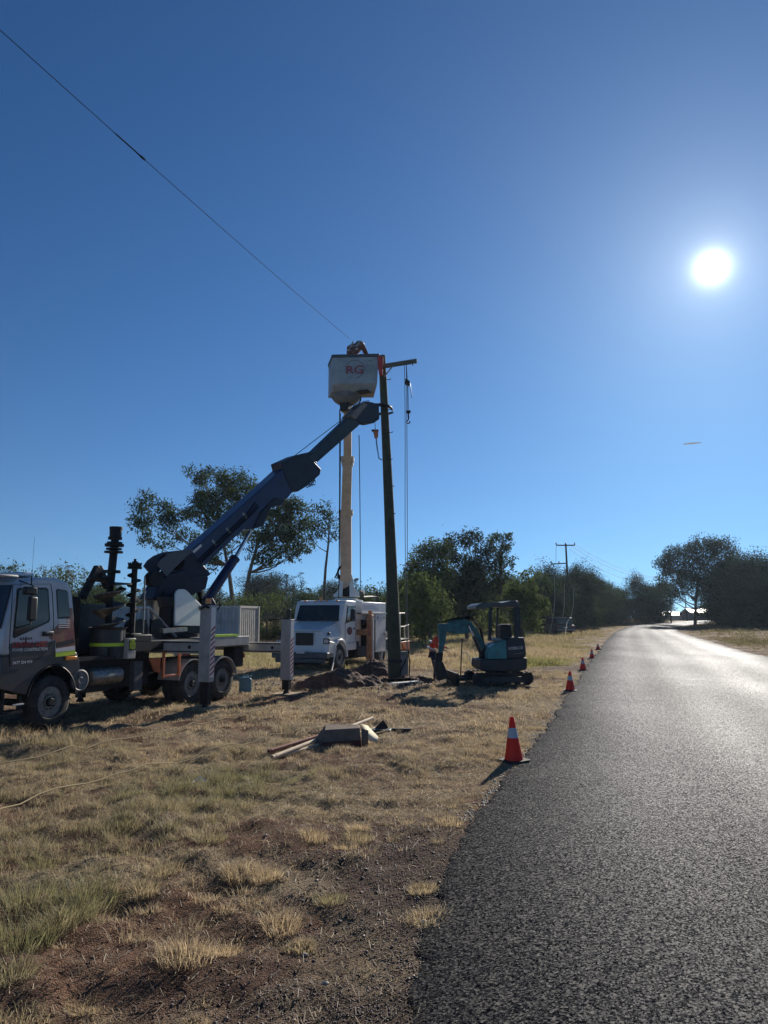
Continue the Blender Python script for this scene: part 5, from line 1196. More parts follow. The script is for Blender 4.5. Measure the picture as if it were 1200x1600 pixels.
def person(name, label, loc, rz, pose):
    t = thing(name, label, 'person', loc, rz)
    P = pose; v = Vector
    J = [(P['hip'], (.13, .10)), (P['waist'], (.12, .09)), (P['chest'], (.155, .11)), (P['neck'], .055), (P['head0'], .065), (P['head1'], (.083, .098)), (P['head2'], (.070, .085))]
    E_ = [(0, 1), (1, 2), (2, 3), (3, 4), (4, 5), (5, 6)]
    def chain(start, pts):
        k = start
        for p, r in pts: J.append((p, r)); E_.append((k, len(J) - 1)); k = len(J) - 1
    for s in ('l', 'r'):
        chain(2, [(P['sh' + s], .062), (P['el' + s], .043), (P['wr' + s], .028), (P['ha' + s], .036)])
        chain(0, [(P['th' + s], .09), (P['kn' + s], .058), (P['an' + s], .04), (P['to' + s], .038)])
    body = skin_obj('body', J, E_, SKIN, t)
    # shirt
    g = .016
    J2 = [(P['hip'], (.14, .115)), (P['waist'], (.145, .115)), (P['chest'], (.175, .13)), (P['neckl'], .075)]; E2 = [(0, 1), (1, 2), (2, 3)]
    for s in ('l', 'r'):
        k = 2
        for p, r in ((P['sh' + s], .080), (P['el' + s], .060), (P['wr' + s], .043)): J2.append((p, r)); E2.append((k, len(J2) - 1)); k = len(J2) - 1
    sh = skin_obj('shirt', J2, E2, HIVIS, t)
    J3 = [(P['hip'], (.15, .12))]; E3 = []
    for s in ('l', 'r'):
        k = 0
        for p, r in ((P['th' + s], .105), (P['kn' + s], .075), (P['an' + s], .058)): J3.append((p, r)); E3.append((k, len(J3) - 1)); k = len(J3) - 1
    skin_obj('trousers', J3, E3, NAVY, t)
    for s in ('l', 'r'):
        a, b_ = Vector(P['an' + s]), Vector(P['to' + s])
        skin_obj('boot', [(tuple(a + Vector((0, 0, .06))), .058), (tuple(a - Vector((0, 0, .02))), .055), (tuple(b_), (.05, .042))], [(0, 1), (1, 2)], BOOT, t)
        # hands: palm and five fingers
        h = Vector(P['ha' + s]); w_ = Vector(P['wr' + s]); d = (h - w_).normalized(); sd = d.cross(Vector((0, 0, 1))).normalized() if abs(d.z) < .95 else Vector((0, 1, 0)); dn = d.cross(sd)
        for k in range(4):
            f0 = h + sd * (.018 * (k - 1.5)) + d * .015; L = (.075, .085, .08, .062)[k]
            skin_obj('finger', [(tuple(f0), .0095), (tuple(f0 + d * L * .5), .009), (tuple(f0 + d * L * .8 + dn * L * .35), .008)], [(0, 1), (1, 2)], SKIN, body, sub=1)
        f0 = h - d * .02 + sd * .035; skin_obj('thumb', [(tuple(f0), .011), (tuple(f0 + d * .03 + sd * .02), .010), (tuple(f0 + d * .06 + sd * .01), .009)], [(0, 1), (1, 2)], SKIN, body, sub=1)
    # face and ears
    hc = Vector(P['head1']); up_ = (Vector(P['head2']) - Vector(P['head1'])).normalized(); fw = Vector(P['face']).normalized(); fw = (fw - up_ * fw.dot(up_)).normalized(); lr = fw.cross(up_)
    b = B(); b.bar(hc + fw * .095 + up_ * .02, hc + fw * .118 - up_ * .02, .022, .02); b.build('nose', SKIN, body, bevel=.006)
    b = B()
    for s_ in (-1, 1): b.ball(hc + fw * .088 + lr * s_ * .032 + up_ * .025, .012)
    b.build('eye', BLACK, body); B().bar(hc + fw * .095 - up_ * .05 - lr * .02, hc + fw * .095 - up_ * .05 + lr * .02, .008, .008).build('mouth', mat('lips', (.25, .09, .07), .6), body)
    for s_ in (-1, 1): B().ball(hc + lr * s_ * .088, .028, sc=(.6, .6, 1)).build('ear', SKIN, body)
    return t, sh
# ground worker bent behind the excavator arm
wk = at(680, 1050, 25.4); wp = Vector((wk.x - .02, 25.4, gz(wk.x, 25.4)))
P = dict(hip=(-.10, 0, .93), waist=(-.09, 0, 1.12), chest=(.05, 0, 1.36), neck=(.14, 0, 1.50), neckl=(.12, 0, 1.47), head0=(.19, 0, 1.56), head1=(.25, 0, 1.62), head2=(.28, 0, 1.70), face=(.9, 0, -.5),
         shl=(.06, .19, 1.38), shr=(.06, -.19, 1.38), ell=(.16, .24, 1.12), elr=(.10, -.26, 1.12), wrl=(.38, .18, 1.08), wrr=(.34, -.18, 1.02), hal=(.45, .16, 1.07), har=(.41, -.15, 1.0),
         thl=(-.05, .10, .86), thr=(-.05, -.10, .86), knl=(.06, .12, .50), knr=(.02, -.12, .50), anl=(-.02, .12, .09), anr=(.10, -.12, .09), tol=(.13, .13, .04), tor=(.25, -.13, .04))
pw_, sh = person('person', 'worker in orange hi-vis shirt and navy trousers standing behind the excavator arm', wp, -.15, P)
hat = B().ball((.27, 0, 1.69), .115, sc=(1.1, 1, .75)).lathe([(.19, 0), (.19, .012), (.1, .03)], (.28, 0, 1.67), (0, 0, 1), 24).build('broad_hat', mat('straw_hat', (.22, .17, .1), .8), pw_)
b = B()
for z, x0 in ((1.06, -.085), (1.26, -.02)): b.lathe([(.172, -.025), (.176, .0), (.172, .025)], (x0, 0, z), (.35, 0, 1), 20)
b.build('reflective_band', mat('silver_tape', (.6, .6, .6), .3, .3), sh)
# linesman bent over inside the bucket
bc = at(556, 560, 25.95); wz = (Matrix.Translation(bt.location) @ Matrix.Rotation(U.a, 4, 'Z') @ ctr); floor_z = (Matrix.Translation(bt.location) @ C1).z + .06
lp = Vector((wz.x + .05, wz.y + .05, floor_z)); topz = at(556, 529, 25.9).z; k_ = topz - floor_z
P = dict(hip=(-.16, 0, .90), waist=(-.10, 0, 1.10), chest=(.05, 0, 1.30), neck=(.18, 0, 1.37), neckl=(.15, 0, 1.36), head0=(.24, 0, 1.38), head1=(.31, 0, 1.38), head2=(.38, 0, 1.38), face=(.2, 0, -1),
         shl=(.06, .19, 1.27), shr=(.06, -.19, 1.27), ell=(.20, .26, 1.04), elr=(.20, -.26, 1.06), wrl=(.40, .16, 1.02), wrr=(.40, -.16, 1.04), hal=(.47, .13, 1.01), har=(.47, -.13, 1.03),
         thl=(-.08, .10, .84), thr=(-.08, -.10, .84), knl=(.02, .12, .48), knr=(.02, -.12, .48), anl=(-.04, .12, .09), anr=(-.04, -.12, .09), tol=(.11, .13, .045), tor=(.11, -.13, .045))
pl, sh2 = person('person', 'linesman bent over inside the white bucket with only his back above the rim', lp, math.radians(70), P)
sc_ = k_ / 1.50; pl.scale = (sc_,) * 3
B().ball((.33, 0, 1.41), .135, sc=(1.15, 1, .9)).build('helmet', mat('worn_helmet', (.2, .12, .08), .4, noise=.5, scale=12), pl)
b = B()
for s_ in (-1, 1): b.bar((-.12, s_ * .08, 1.20), (.12, s_ * .10, 1.45), .05, .012)
b.bar((-.16, -.15, 1.12), (-.16, .15, 1.12), .012, .05).build('safety_harness', mat('harness_webbing', (.45, .38, .3), .7), pl)
sh2.data.materials[0] = mat('dusty_rust_shirt', (.20, .075, .05), .85, noise=.5, scale=10)

# ------------------------------------------------------------------ the wooden pole
TIM = mat('green_treated_timber', (.055, .062, .038), .85, noise=.35, scale=3, bump=.5, bscale=30)
pb, ptp = at(618, 1062, 25.7), at(596.5, 556, 25.7)
pole = thing('utility_pole', 'tall leaning treated timber pole at the middle of the work site', 'power pole', (pb.x, pb.y, gz(pb.x, pb.y)))
o_ = pole.location
def rl(p): return p - o_
b = B(); n_ = 12; pts = []; rs = []
for i in range(n_ + 1):
    t = i / n_; p = pb.lerp(ptp, t) - o_; pts.append(p + Vector((.03 * math.sin(3 * t), 0, 0))); rs.append(.25 - .125 * t ** .8)
pts[0].z = -.3
b.tube(pts, rs, 20).build('shaft', TIM, pole)
B().bar(rl(at(588, 574, 25.45)), rl(at(651, 564, 25.45)), .11, .15, up=(0, 0, 1)).build('crossarm', mat('weathered_crossarm', (.13, .13, .10), .85, noise=.3, scale=4), pole, bevel=.01)
B().bar(rl(at(600.5, 588, 25.5)), rl(at(615, 570.5, 25.4)), .05, .015, up=(0, 1, 0)).build('brace', STEEL, pole)
B().cyl(rl(at(645, 564, 25.45)), rl(at(645, 571, 25.45)), .02).cyl(rl(at(650, 562, 25.45)), rl(at(650, 566, 25.45)), .04).build('insulator_pin', AUGD, pole)
b = B()
for u, v, s in ((601, 593.5, 1), (602, 640, 1), (604, 676, 1), (603.5, 718, 1), (606, 760, 1), (608, 803, 1)): 
    p = rl(at(u, v, 25.6)); b.cyl(p, p + Vector((.22 * s, -.05, 0)), .013, n=6); b.cyl(p + Vector((.21, -.05, -.0)), p + Vector((.21, -.05, .035)), .013, n=6)
b.build('climbing_step', AUGD, pole)
c = rl(at(594.5, 572, 25.25)); zz1, zz2 = rl(at(594, 556, 25.2)).z, rl(at(594, 587, 25.2)).z
B().prism([(c.x - .10, zz1), (c.x + .08, zz1 - .02), (c.x + .10, zz1 - .12), (c.x + .07, zz2), (c.x - .05, zz2 + .02), (c.x - .1, zz1 - .3)], c.y - .10, c.y + .03).build('red_insulating_cover', mat('red_cover', (.50, .04, .03), .5, noise=.2), pole, bevel=.03)
b = B()
for k in range(3): b.lathe([(.262, -.03), (.27, 0), (.262, .03)], rl(at(617.5, 1031 + 1.3 * k, 25.7)), (0.05, 0, 1), 20)
b.build('strap', BLACK, pole)
# hoist with strap, handle, chain and hook
ho = thing('lever_hoist', 'lever hoist with silver handle and hook hanging from the crossarm end', 'hoist', tuple(at(637, 566, 25.3)))
o2_ = ho.location; r2 = lambda u, v, dy=0: at(u, v, 25.3 + dy) - o2_
B().bar(r2(634.8, 568), r2(636.3, 593), .02, .075, up=(0, 1, 0)).build('sling', AUGD, ho)
B().cyl(r2(636.5, 598, -.05), r2(636.5, 598, .07), .10, n=16).bar(r2(634.5, 592), r2(638.5, 603), .07, .08).build('hoist_body', BSTEEL, ho, bevel=.008)
B().tube([r2(639.5, 598), r2(641.5, 606), r2(643.5, 622)], .022, 8).build('lever', CHROME, ho)
B().tube([r2(637, 602), r2(637.4, 620), r2(637.6, 640)], .018, 6).build('chain', AUGD, ho)
B().box(*(r2(637.6, 643.5) - Vector((.07, .04, .05))), *(r2(637.6, 643.5) + Vector((.09, .04, .05)))).tube([r2(638, 646), r2(638.5, 654)], .03).build('chain_block', BSTEEL, ho, bevel=.006)
hc_ = r2(638, 659); B().tube([hc_ + Vector((.055 * math.cos(a), 0, .055 * math.sin(a))) for a in np.linspace(1.6, 6.6, 14)], .024, 8).tube([r2(638.5, 653), hc_ + Vector((0, 0, .055))], .02).build('hook', AUGD, ho)
ROPE = mat('grey_rope', (.20, .19, .165), .8); YROPE = mat('straw_rope', (.36, .29, .17), .85, spec=.1)
def rope(label, pts, r, m, name='rope', cat='rope', n=6, group=None):
    p0 = Vector(pts[0]); t = B().tube([Vector(p) - p0 for p in pts], r, n).build(name, m); t.location = p0; return tag(t, label, cat, group)
rope('left of the two hand lines hanging from the crossarm to the ground', [at(632 + 3.0 * t + .5 * math.sin(t * 9), 569 + 515 * t, 25.4) for t in np.linspace(0, 1, 14)], .013, ROPE)
rope('right of the two hand lines hanging beside the lever hoist', [at(634.8 + 3.0 * t + .4 * math.sin(t * 6), 569 + 519 * t, 25.3) for t in np.linspace(0, 1, 14)], .013, ROPE)
# overhead conductor
q0, q1 = at(546, 529, 25.9), at(0, 20, 9.2); W_ = []
ext = q1 + (q1 - q0) * 1.1
for i in range(41):
    t = i / 40; p = q0.lerp(ext, t); W_.append(p + Vector((0, 0, -.5 * 4 * t * (1 - t) + .5 * 4 * t * .5 * (1 - t))))
wr = rope('thin dark overhead wire running from the bucket up to the top left corner', W_, .0065, HOSE, 'overhead_wire', 'wire', 5)
a0_ = at(195, 205, 13.3); 
def onw(v):   # nearest wire point seen at image height v
    best = min(W_, key=lambda p: abs(800 - 1150 * ((p - Vector((0, 0, CAMH))).dot(Vector((0, -math.sin(PITCH), math.cos(PITCH)))) / (p - Vector((0, 0, CAMH))).dot(Vector((0, math.cos(PITCH), math.sin(PITCH))))) - v)); return best
i0, i1 = W_.index(onw(205)), W_.index(onw(262)); i0, i1 = min(i0, i1), max(i0, i1)
wo_ = wr.location
B().tube([p - wo_ for p in W_[i0:max(i1, i0 + 2)]], .013, 6).tube([W_[i0] - wo_, W_[i0] + (W_[i0 + 1] - W_[i0]) * .15 - wo_], .022, 6).build('splice', HOSE, wr)

# ------------------------------------------------------------------ mini excavator
X_ = Fr((2.69, 22.9, 0), 6)
ex = thing('mini_excavator', 'small teal and dark grey canopy excavator with its arm reaching left', 'excavator', X_.o, X_.a)
TEAL = mat('teal_paint', (.015, .25, .27), .4, noise=.3, scale=4, coat=.3); TEALD = mat('dull_teal_paint', (.03, .17, .18), .5, noise=.45, scale=6)
EXG = mat('excavator_dark_grey', (.018, .024, .034), .5, noise=.3, scale=4)
ep = lambda pts, y=0.0: [onY(X_, u, v, y) for u, v in pts]
def track(y0, y1):
    L_, r_ = 1.86, .19; per = []
    for i in range(60):
        t = i / 60; P_ = 2 * (L_ - 2 * r_) + 2 * PI * r_; s = t * P_; a_ = L_ - 2 * r_
        if s < a_: p = (r_ + s, 0.0); n_ = (0, -1)
        elif s < a_ + PI * r_: a = (s - a_) / r_ - PI / 2; p = (L_ - r_ + r_ * math.cos(a), r_ + r_ * math.sin(a)); n_ = (math.cos(a), math.sin(a))
        elif s < 2 * a_ + PI * r_: p = (L_ - r_ - (s - a_ - PI * r_), 2 * r_); n_ = (0, 1)
        else: a = (s - 2 * a_ - PI * r_) / r_ + PI / 2; p = (r_ + r_ * math.cos(a), r_ + r_ * math.sin(a)); n_ = (math.cos(a), math.sin(a))
        per.append((p, n_))
    x0, z0 = .06, .03
    f = lambda p: (x0 + p[0], z0 + p[1] + .10 * max(0, (p[0] - 1.3) / .5) ** 2 * .4)
    o_ = [f(p) for p, n_ in per]; i_ = [f((p[0] - n_[0] * .03, p[1] - n_[1] * .03)) for p, n_ in per]
    b = B(); n = len(o_)
    vs = [(a[0], y, a[1]) for y in (y0, y1) for a in o_] + [(a[0], y, a[1]) for y in (y0, y1) for a in i_]
    fs = []
    for i in range(n):
        j = (i + 1) % n; fs += [(i, j, n + j, n + i), (2 * n + i, 3 * n + i, 3 * n + j, 2 * n + j), (i, 2 * n + i, 2 * n + j, j), (n + i, n + j, 3 * n + j, 3 * n + i)]
    b.add(vs, fs)
    for (p, n_), o in zip(per[::2], o_[::2]):
        b.bar((o[0], y0 + .01, o[1]), (o[0], y1 - .01, o[1]), .03, .045, up=(n_[0], 0, n_[1]))
    tr = b.build('track', RUB, ex)
    B().prism([(.25, .12), (1.75, .13), (1.8, .2), (1.7, .30), (.3, .30), (.2, .2)], y0 + .05, y1 - .05).build('track_frame', EXG, tr, bevel=.01)
    for x, r__ in ((.25, .15), (1.74, .16)): B().cyl((x, y0 + .03, z0 + .2), (x, y1 - .03, z0 + .2), r__, n=20).build('idler_wheel', BSTEEL, tr)
    for x in (.55, .85, 1.15, 1.45): B().cyl((x, y0 + .02, z0 + .08), (x, y1 - .02, z0 + .08), .065, n=14).build('track_roller', BSTEEL, tr)
    return tr
track(0, .30); track(1.25, 1.55)
B().box(.6, .3, .18, 1.45, 1.25, .34).cyl((1.0, .78, .3), (1.0, .78, .46), .38, n=28).build('undercarriage', BSTEEL, ex)
# blade
B().prism([(-.52, .02), (-.42, .0), (-.38, .2), (-.42, .42), (-.50, .42)], .0, 1.55).build('dozer_blade', BSTEEL, ex, bevel=.01)
B().bar((-.42, .25, .22), (.6, .45, .25), .1, .1).build('blade_arm', BSTEEL, ex); B().bar((-.42, 1.3, .22), (.6, 1.1, .25), .1, .1).build('blade_arm', BSTEEL, ex)
# house
lower = [(760, 1050), (752, 1045), (753, 1031), (826, 1028), (826, 1040), (825, 1047), (808, 1050)]
B().prism(ep(lower), .12, 1.42).build('counterweight', EXG, ex, bevel=.05, seg=3)
bd = B().prism(ep([(792, 1030), (792, 997), (798, 996.5), (820, 996), (822.5, 1006), (824, 1023), (822, 1028)]), .10, 1.42).build('engine_cover', EXG, ex, bevel=.04, seg=3)
B().prism(ep([(763, 1030), (762.5, 1020), (766, 1012), (775, 1005), (792, 1000), (793, 1030)]), .08, .45).build('teal_side_cover', TEAL, ex, bevel=.02)
B().prism(ep([(764, 1030), (766, 1014), (775, 1007), (791, 1003), (791, 1030)]), .46, 1.40).build('floor_housing', EXG, ex, bevel=.02)
a, c = ep([(795, 1015.5), (817, 1011.5)], .09); text('KOBELCO', (a[0], .085, a[1]), (c[0] - a[0], 0, (c[1] - a[1]) * .4), (0, 0, 1), c[0] - a[0], TEXTW, bd, 'maker_lettering', .085)
a, c = ep([(802, 1022), (819, 1020)], .09); B().bar((a[0], .095, a[1]), (c[0], .095, c[1]), .01, .02, up=(0, 1, 0)).build('silver_line', STEEL, bd)
a = ep([(778, 1020)], .07)[0]; B().tube([(a[0] + .06 * math.cos(t), .078, a[1] + .06 * math.sin(t)) for t in np.linspace(0, 6.28, 18)], .007, 5).build('cover_emblem', EXG, ex)
B().prism(ep([(770, 999), (776, 996), (784, 998), (785, 1001), (772, 1003)], .4), .35, 1.2).build('control_console', STEEL, ex, bevel=.02)
B().prism(ep([(783, 1000), (783, 978), (785, 975.5), (797, 975), (799, 978), (801, 1000)], .5), .5, 1.05).build('seat', BLACK, ex, bevel=.05)
b = B()
for (u, v0, v1, y) in ((766.5, 998, 948, .25), (777.5, 996, 948, 1.2)):
    a, c = onY(X_, u - 1.5, v0 + 2, y), onY(X_, u, v1, y); B().bar((a[0], y, a[1]), (c[0], y, c[1]), .10 if u < 770 else .06, .10 if u < 770 else .06, up=(0, 1, 0)).build('canopy_post', EXG, ex, bevel=.01)
for (u, y) in ((805, .25), (809, 1.2)):
    a, c = onY(X_, u + 2, 997, y), onY(X_, u, 948, y); B().bar((a[0], y, a[1]), (c[0], y, c[1]), .12, .10, up=(0, 1, 0)).build('canopy_post', EXG, ex, bevel=.01)
B().prism(ep([(744.5, 951), (745, 946), (752, 942.5), (778, 940.5), (785, 942), (800, 938.5), (809, 938.5), (812, 942), (811.5, 949), (807, 947), (786, 949), (776, 948), (750, 951.5)]), .05, 1.45).build('canopy_roof', mat('canopy_grey', (.05, .06, .065), .35, noise=.2), ex, bevel=.03, seg=3)
b = B()
for u in (771, 787): a = onY(X_, u, 998, .6); b.tube([(a[0], .6, a[1]), (a[0] - .03, .6, a[1] + .22)], .012, 6).ball((a[0] - .03, .6, a[1] + .24), .028)
b.build('control_lever', BLACK, ex)
# boom, arm, bucket (in the plane y = .78)
K = .72; kp = lambda pts: ep(pts, K)
B().prism(kp([(750, 1030), (750, 1018), (757, 1012), (764, 1020), (763, 1032)]), K - .16, K + .16).build('swing_bracket', BSTEEL, ex, bevel=.015)
B().prism(kp([(760, 1012), (752, 1016), (739, 985), (726, 990.5), (708, 990), (685, 983), (683.5, 977), (700, 974), (722, 970), (729, 968.5), (736, 972), (746, 986)]), K - .09, K + .09).build('boom', TEALD, ex, bevel=.015)
b = B(); f = lambda u, v, y=K: (onY(X_, u, v, K)[0], y, onY(X_, u, v, K)[1])
b.cyl(f(752, 1027, K - .14), f(738, 994, K - .14), .05, n=12); b.build('boom_cylinder', EXG, ex); B().cyl(f(738, 994, K - .14), f(731, 978, K - .14), .025, n=10).build('boom_cylinder_rod', CHROME, ex)
B().cyl(f(727, 967, K), f(700, 972, K), .045, n=12).build('arm_cylinder', TEALD, ex)
B().prism(kp([(683, 975), (693, 974), (697, 979), (696, 1000), (691, 1021), (685, 1022), (686, 1000), (685, 985)]), K - .075, K + .075).build('dipper_arm', TEALD, ex, bevel=.012)
B().cyl(f(696, 980, K), f(691, 1012, K), .035, n=10).build('bucket_cylinder', EXG, ex)
B().prism(kp([(681, 1020), (692, 1019), (690, 1035), (680, 1035)]), K - .1, K + .1).build('quick_hitch', BSTEEL, ex, bevel=.01)
V = kp([(679, 1033), (690, 1033), (700, 1057), (702, 1062), (694, 1060), (684, 1063), (679, 1050)]); B().prism(V, K - .22, K + .22).build('digging_bucket', mat('muddy_bucket', (.05, .045, .04), .8, noise=.5, scale=8), ex, bevel=.02)
b = B()
for k in range(4): y = K - .18 + .12 * k; p = onY(X_, 700, 1060, K); b.bar((p[0], y, p[1]), (p[0] + .05, y, p[1] - .12), .04, .03)
b.build('bucket_tooth', STEEL, ex)
b = B()
for k in range(4): b.tube([f(757, 1015, K - .1 + .06 * k), f(752 - k, 985 - 3 * k, K - .1 + .06 * k), f(736, 966 - k, K - .1 + .06 * k), f(712, 968 - k, K - .05 + .04 * k), f(690, 972, K)], .013, 5)
b.tube([f(740, 985), f(752, 1005), f(762, 1014), f(769, 1010)], .013, 5); b.build('hydraulic_hose', HOSE, ex)
bar = thing('digging_bar', 'long thin steel bar standing upright beside the excavator blade', 'bar', tuple(at(719, 1050, 22.9)))
o_ = bar.location; B().cyl(Vector((0, 0, -.25)), at(722, 1001, 23.0) - o_, .018, n=8).build('shaft', AUGD, bar); B().cyl(at(722, 1001, 23.0) - o_, at(722.2, 998, 23.0) - o_, .035, n=8).build('head', AUGD, bar)
t = rope('white curved conduit offcut lying in the grass beside the excavator blade', [at(722, 1019, 25.6), at(728, 1020, 25.6), at(734, 1027, 25.5), at(737, 1036, 25.4)], .016, WTAPE, 'conduit_offcut', 'conduit')

# ------------------------------------------------------------------ traffic cones
CON = mat('fluoro_red_orange_cone', (.85, .045, .02), .45, noise=.12, scale=6, spec=.4); CG = mat('cone_sleeve', (.50, .50, .52), .35)
m = CON; nn_ = m.node_tree.nodes; bs = nn_['Principled BSDF']; tr_ = nn_.new('ShaderNodeBsdfTranslucent'); tr_.inputs[0].default_value = (1, .10, .05, 1); ms_ = nn_.new('ShaderNodeMixShader'); ms_.inputs[0].default_value = .3
m.node_tree.links.new(bs.outputs[0], ms_.inputs[1]); m.node_tree.links.new(tr_.outputs[0], ms_.inputs[2]); m.node_tree.links.new(ms_.outputs[0], nn_['Material Output'].inputs[0])
def cone_thing(label, loc, rz, h=.68):
    t = thing('traffic_cone', label, 'cone', loc, rz, 'traffic cones along the road edge')
    rad = lambda z: .135 - (.135 - .028) * (z - .035) / (h - .035)
    b = B(); b.lathe([(rad(.035), .035), (rad(h * .52), h * .52), (rad(h * .52), h * .521), (rad(h * .78), h * .78), (rad(h - .01), h - .01), (.022, h), (.014, h), (.018, h - .02), (rad(.035) - .006, .035)], n=28); b.build('cone_body', CON, t)
    b = B(); b.lathe([(rad(h * .54) + .0015, h * .54), (rad(h * .76) + .0015, h * .76), (rad(h * .76) - .001, h * .76), (rad(h * .54) - .001, h * .54)], n=28, closed=True); b.build('reflective_sleeve', CG, t)
    b = B(); w = .185; b.prismz([(w * (1 - .18 * (i % 2 == 0)) * 0 + x, y) for i, (x, y) in enumerate([(w, w - .04), (w - .04, w), (-w + .04, w), (-w, w - .04), (-w, -w + .04), (-w + .04, -w), (w - .04, -w), (w, -w + .04)])], .0, .034); b.build('rubber_base', mat('black_rubber_base', (.012, .012, .012), .8), t, bevel=.006)
    return t
CL = [(803, 1192, 8.0, 'largest red cone with grey sleeve, nearest on the road edge', .64), (891, 1080.5, 0, 'second nearest red cone, on the verge beyond the largest one', .56), (911, 1048, 0, 'small red cone between the excavator gravel track and the road', .50), (925, 1029, 0, 'little red cone where the gravel track meets the road', .46), (934.5, 1016, 0, 'tiniest red cone of the row, furthest along the road edge', .36)]
for i, (u, v, _, lab, h) in enumerate(CL):
    p = grd(u, v)
    t = cone_thing(lab, (p.x, p.y, gz(p.x, p.y) + .005), .5 + i * .7, h); t.rotation_euler = ((.02, -.045, .5), (0.02, .0, 1.2), (-.03, .02, .2), (0, 0, 1), (0, 0, 0))[i]

# ------------------------------------------------------------------ carton, conduits and pipe on the grass
PVC = mat('cream_pvc', (.66, .54, .40), .8, spec=.15, noise=.15); PVCP = mat('pinkish_pipe', (.34, .14, .10), .8, noise=.3)
def gp(u, v, z=0): p = grd(u, v); p.z = gz(p.x, p.y) + z; return p
def pole_on(label, a, c, r, m, name='conduit', cat='conduit', group='conduit lengths under the carton'):
    p0, p1 = gp(*a), gp(*c); t = thing(name, label, cat, tuple(p0), 0, group)
    d = (p1 - p0); nrm = d.normalized(); b = B()
    prof = [(r * .8, 0), (r, 0), (r, d.length), (r * .8, d.length)]
    b.lathe(prof, (0, 0, 0), nrm, 14, closed=True); b.build('pipe', m, t)
    b = B(); b.lathe([(r * 1.15, 0), (r * 1.15, .07), (r * .95, .07), (r * .95, 0)], nrm * (d.length * .02), nrm, 14, closed=True).build('socket', m, t); return t
pole_on('pinkish conduit with its end lying lowest on the left of the pile', (420, 1178, .04), (530, 1153, .10), .035, PVCP)
pole_on('cream conduit crossing over the pinkish one and ending nearest the camera', (425, 1191, .05), (582, 1131, .16), .030, PVC)
pole_on('second cream conduit tucked beneath the crossing one', (430, 1186, .03), (588, 1140, .06), .024, PVC)
pole_on('thin brown stick poking out of the left side of the carton', (482, 1152, .10), (520, 1157, .10), .016, WOOD, 'stick', 'stick', None)
CB = mat('brown_cardboard', (.20, .145, .11), .9, noise=.3, scale=5); PAP = mat('pale_cardboard_flap', (.62, .56, .40), .85)
cbp = gp(533, 1166); cx = thing('cardboard_box', 'crumpled brown carton lying open on its side across the conduits', 'box', (cbp.x, cbp.y, cbp.z + .0), .14)
w_, d_, h_ = .34, .30, .32
b = B(); b.add([(-w_ - .05, 0, .02), (w_, -.04, .0), (w_ + .02, d_, .02), (-w_, d_, .03), (-w_ + .06, .03, h_ - .03), (w_ - .03, .0, h_), (w_ - .02, d_ - .02, h_ + .02), (-w_ + .1, d_, h_ + .03), (-w_ - .1, .1, .13), (-w_ - .06, d_ - .08, .14)],
  [(0, 1, 5, 4), (1, 2, 6, 5), (2, 3, 7, 6), (4, 5, 6, 7), (0, 3, 2, 1), (0, 4, 8), (8, 4, 7, 9), (3, 9, 7), (0, 8, 9, 3)]).build('carton', CB, cx, bevel=.012)
B().prism([(-w_ - .02, .012), (w_ - .005, .004), (w_ - .02, .13), (-w_ + .02, .11)], -.050, -.043).build('maroon_print', mat('maroon_card', (.11, .035, .03), .9), cx)
b = B(); b.add([(w_ - .0, -.035, .03), (w_ + .10, -.06, .015), (w_ + .11, -.02, h_ - .04), (w_ - .01, -.0, h_ - .01)], [(0, 1, 2, 3)])
o = b.build('carton_flap', CB, cx); s = o.modifiers.new('t', 'SOLIDIFY'); s.thickness = .006
b = B(); b.add([(w_ + .02, .34, h_ + .02), (w_ + .14, .36, h_ - .02), (w_ + .30, .16, h_ - .18), (w_ + .26, .02, h_ - .24), (w_ + .08, .02, h_ - .20)], [(0, 1, 2, 3, 4)])
o = b.build('pale_flap', PAP, cx); s = o.modifiers.new('t', 'SOLIDIFY'); s.thickness = .006
t = rope('bent pale wire looping up behind the carton', [gp(542, 1133, .05), gp(560, 1130, .06), gp(567, 1122, .1), gp(567, 1117, .12)], .010, YROPE, 'bent_wire', 'wire')
t = rope('thin pale strap trailing right from the carton', [gp(566, 1157, .04), gp(585, 1151, .05), gp(602, 1146, .03)], .009, YROPE, 'strap', 'strap')
bp2_ = gp(597, 1144); bk = thing('tool_case', 'flat black case lying open on the grass right of the carton', 'case', tuple(bp2_), -.15)
B().box(-.2, -.12, .0, .16, .12, .07).build('case_body', BLACK, bk, bevel=.01); B().add([(-.18, .12, .05), (.0, .14, .22), (.08, .1, .12), (.1, .12, .05)], [(0, 1, 2, 3)]).build('case_lid', BLACK, bk)
p = gp(626, 1142); t = B().box(-.22, -.04, 0, .2, .05, .07).build('black_plank', BLACK); t.location = p; t.rotation_euler = (0, 0, -.1); tag(t, 'short dark board lying in the grass at the right end of the pile', 'board')
# jerry can
JC = mat('pale_blue_plastic', (.13, .27, .33), .5, noise=.15); p = gp(383, 1083); jc = thing('jerry_can', 'pale blue plastic jerry can standing on the ground behind the front outrigger', 'jerry can', tuple(p), .25)
B().prism([(-.17, 0), (.17, 0), (.17, .36), (.10, .42), (-.12, .42), (-.17, .37)], -.11, .11).build('can_body', JC, jc, bevel=.03, seg=3)
B().tube([(-.09, 0, .40), (-.07, 0, .465), (.05, 0, .465), (.07, 0, .40)], .018, 8).build('handle', JC, jc); B().cyl((.12, 0, .38), (.15, 0, .46), .035, n=14).build('cap', JC, jc)
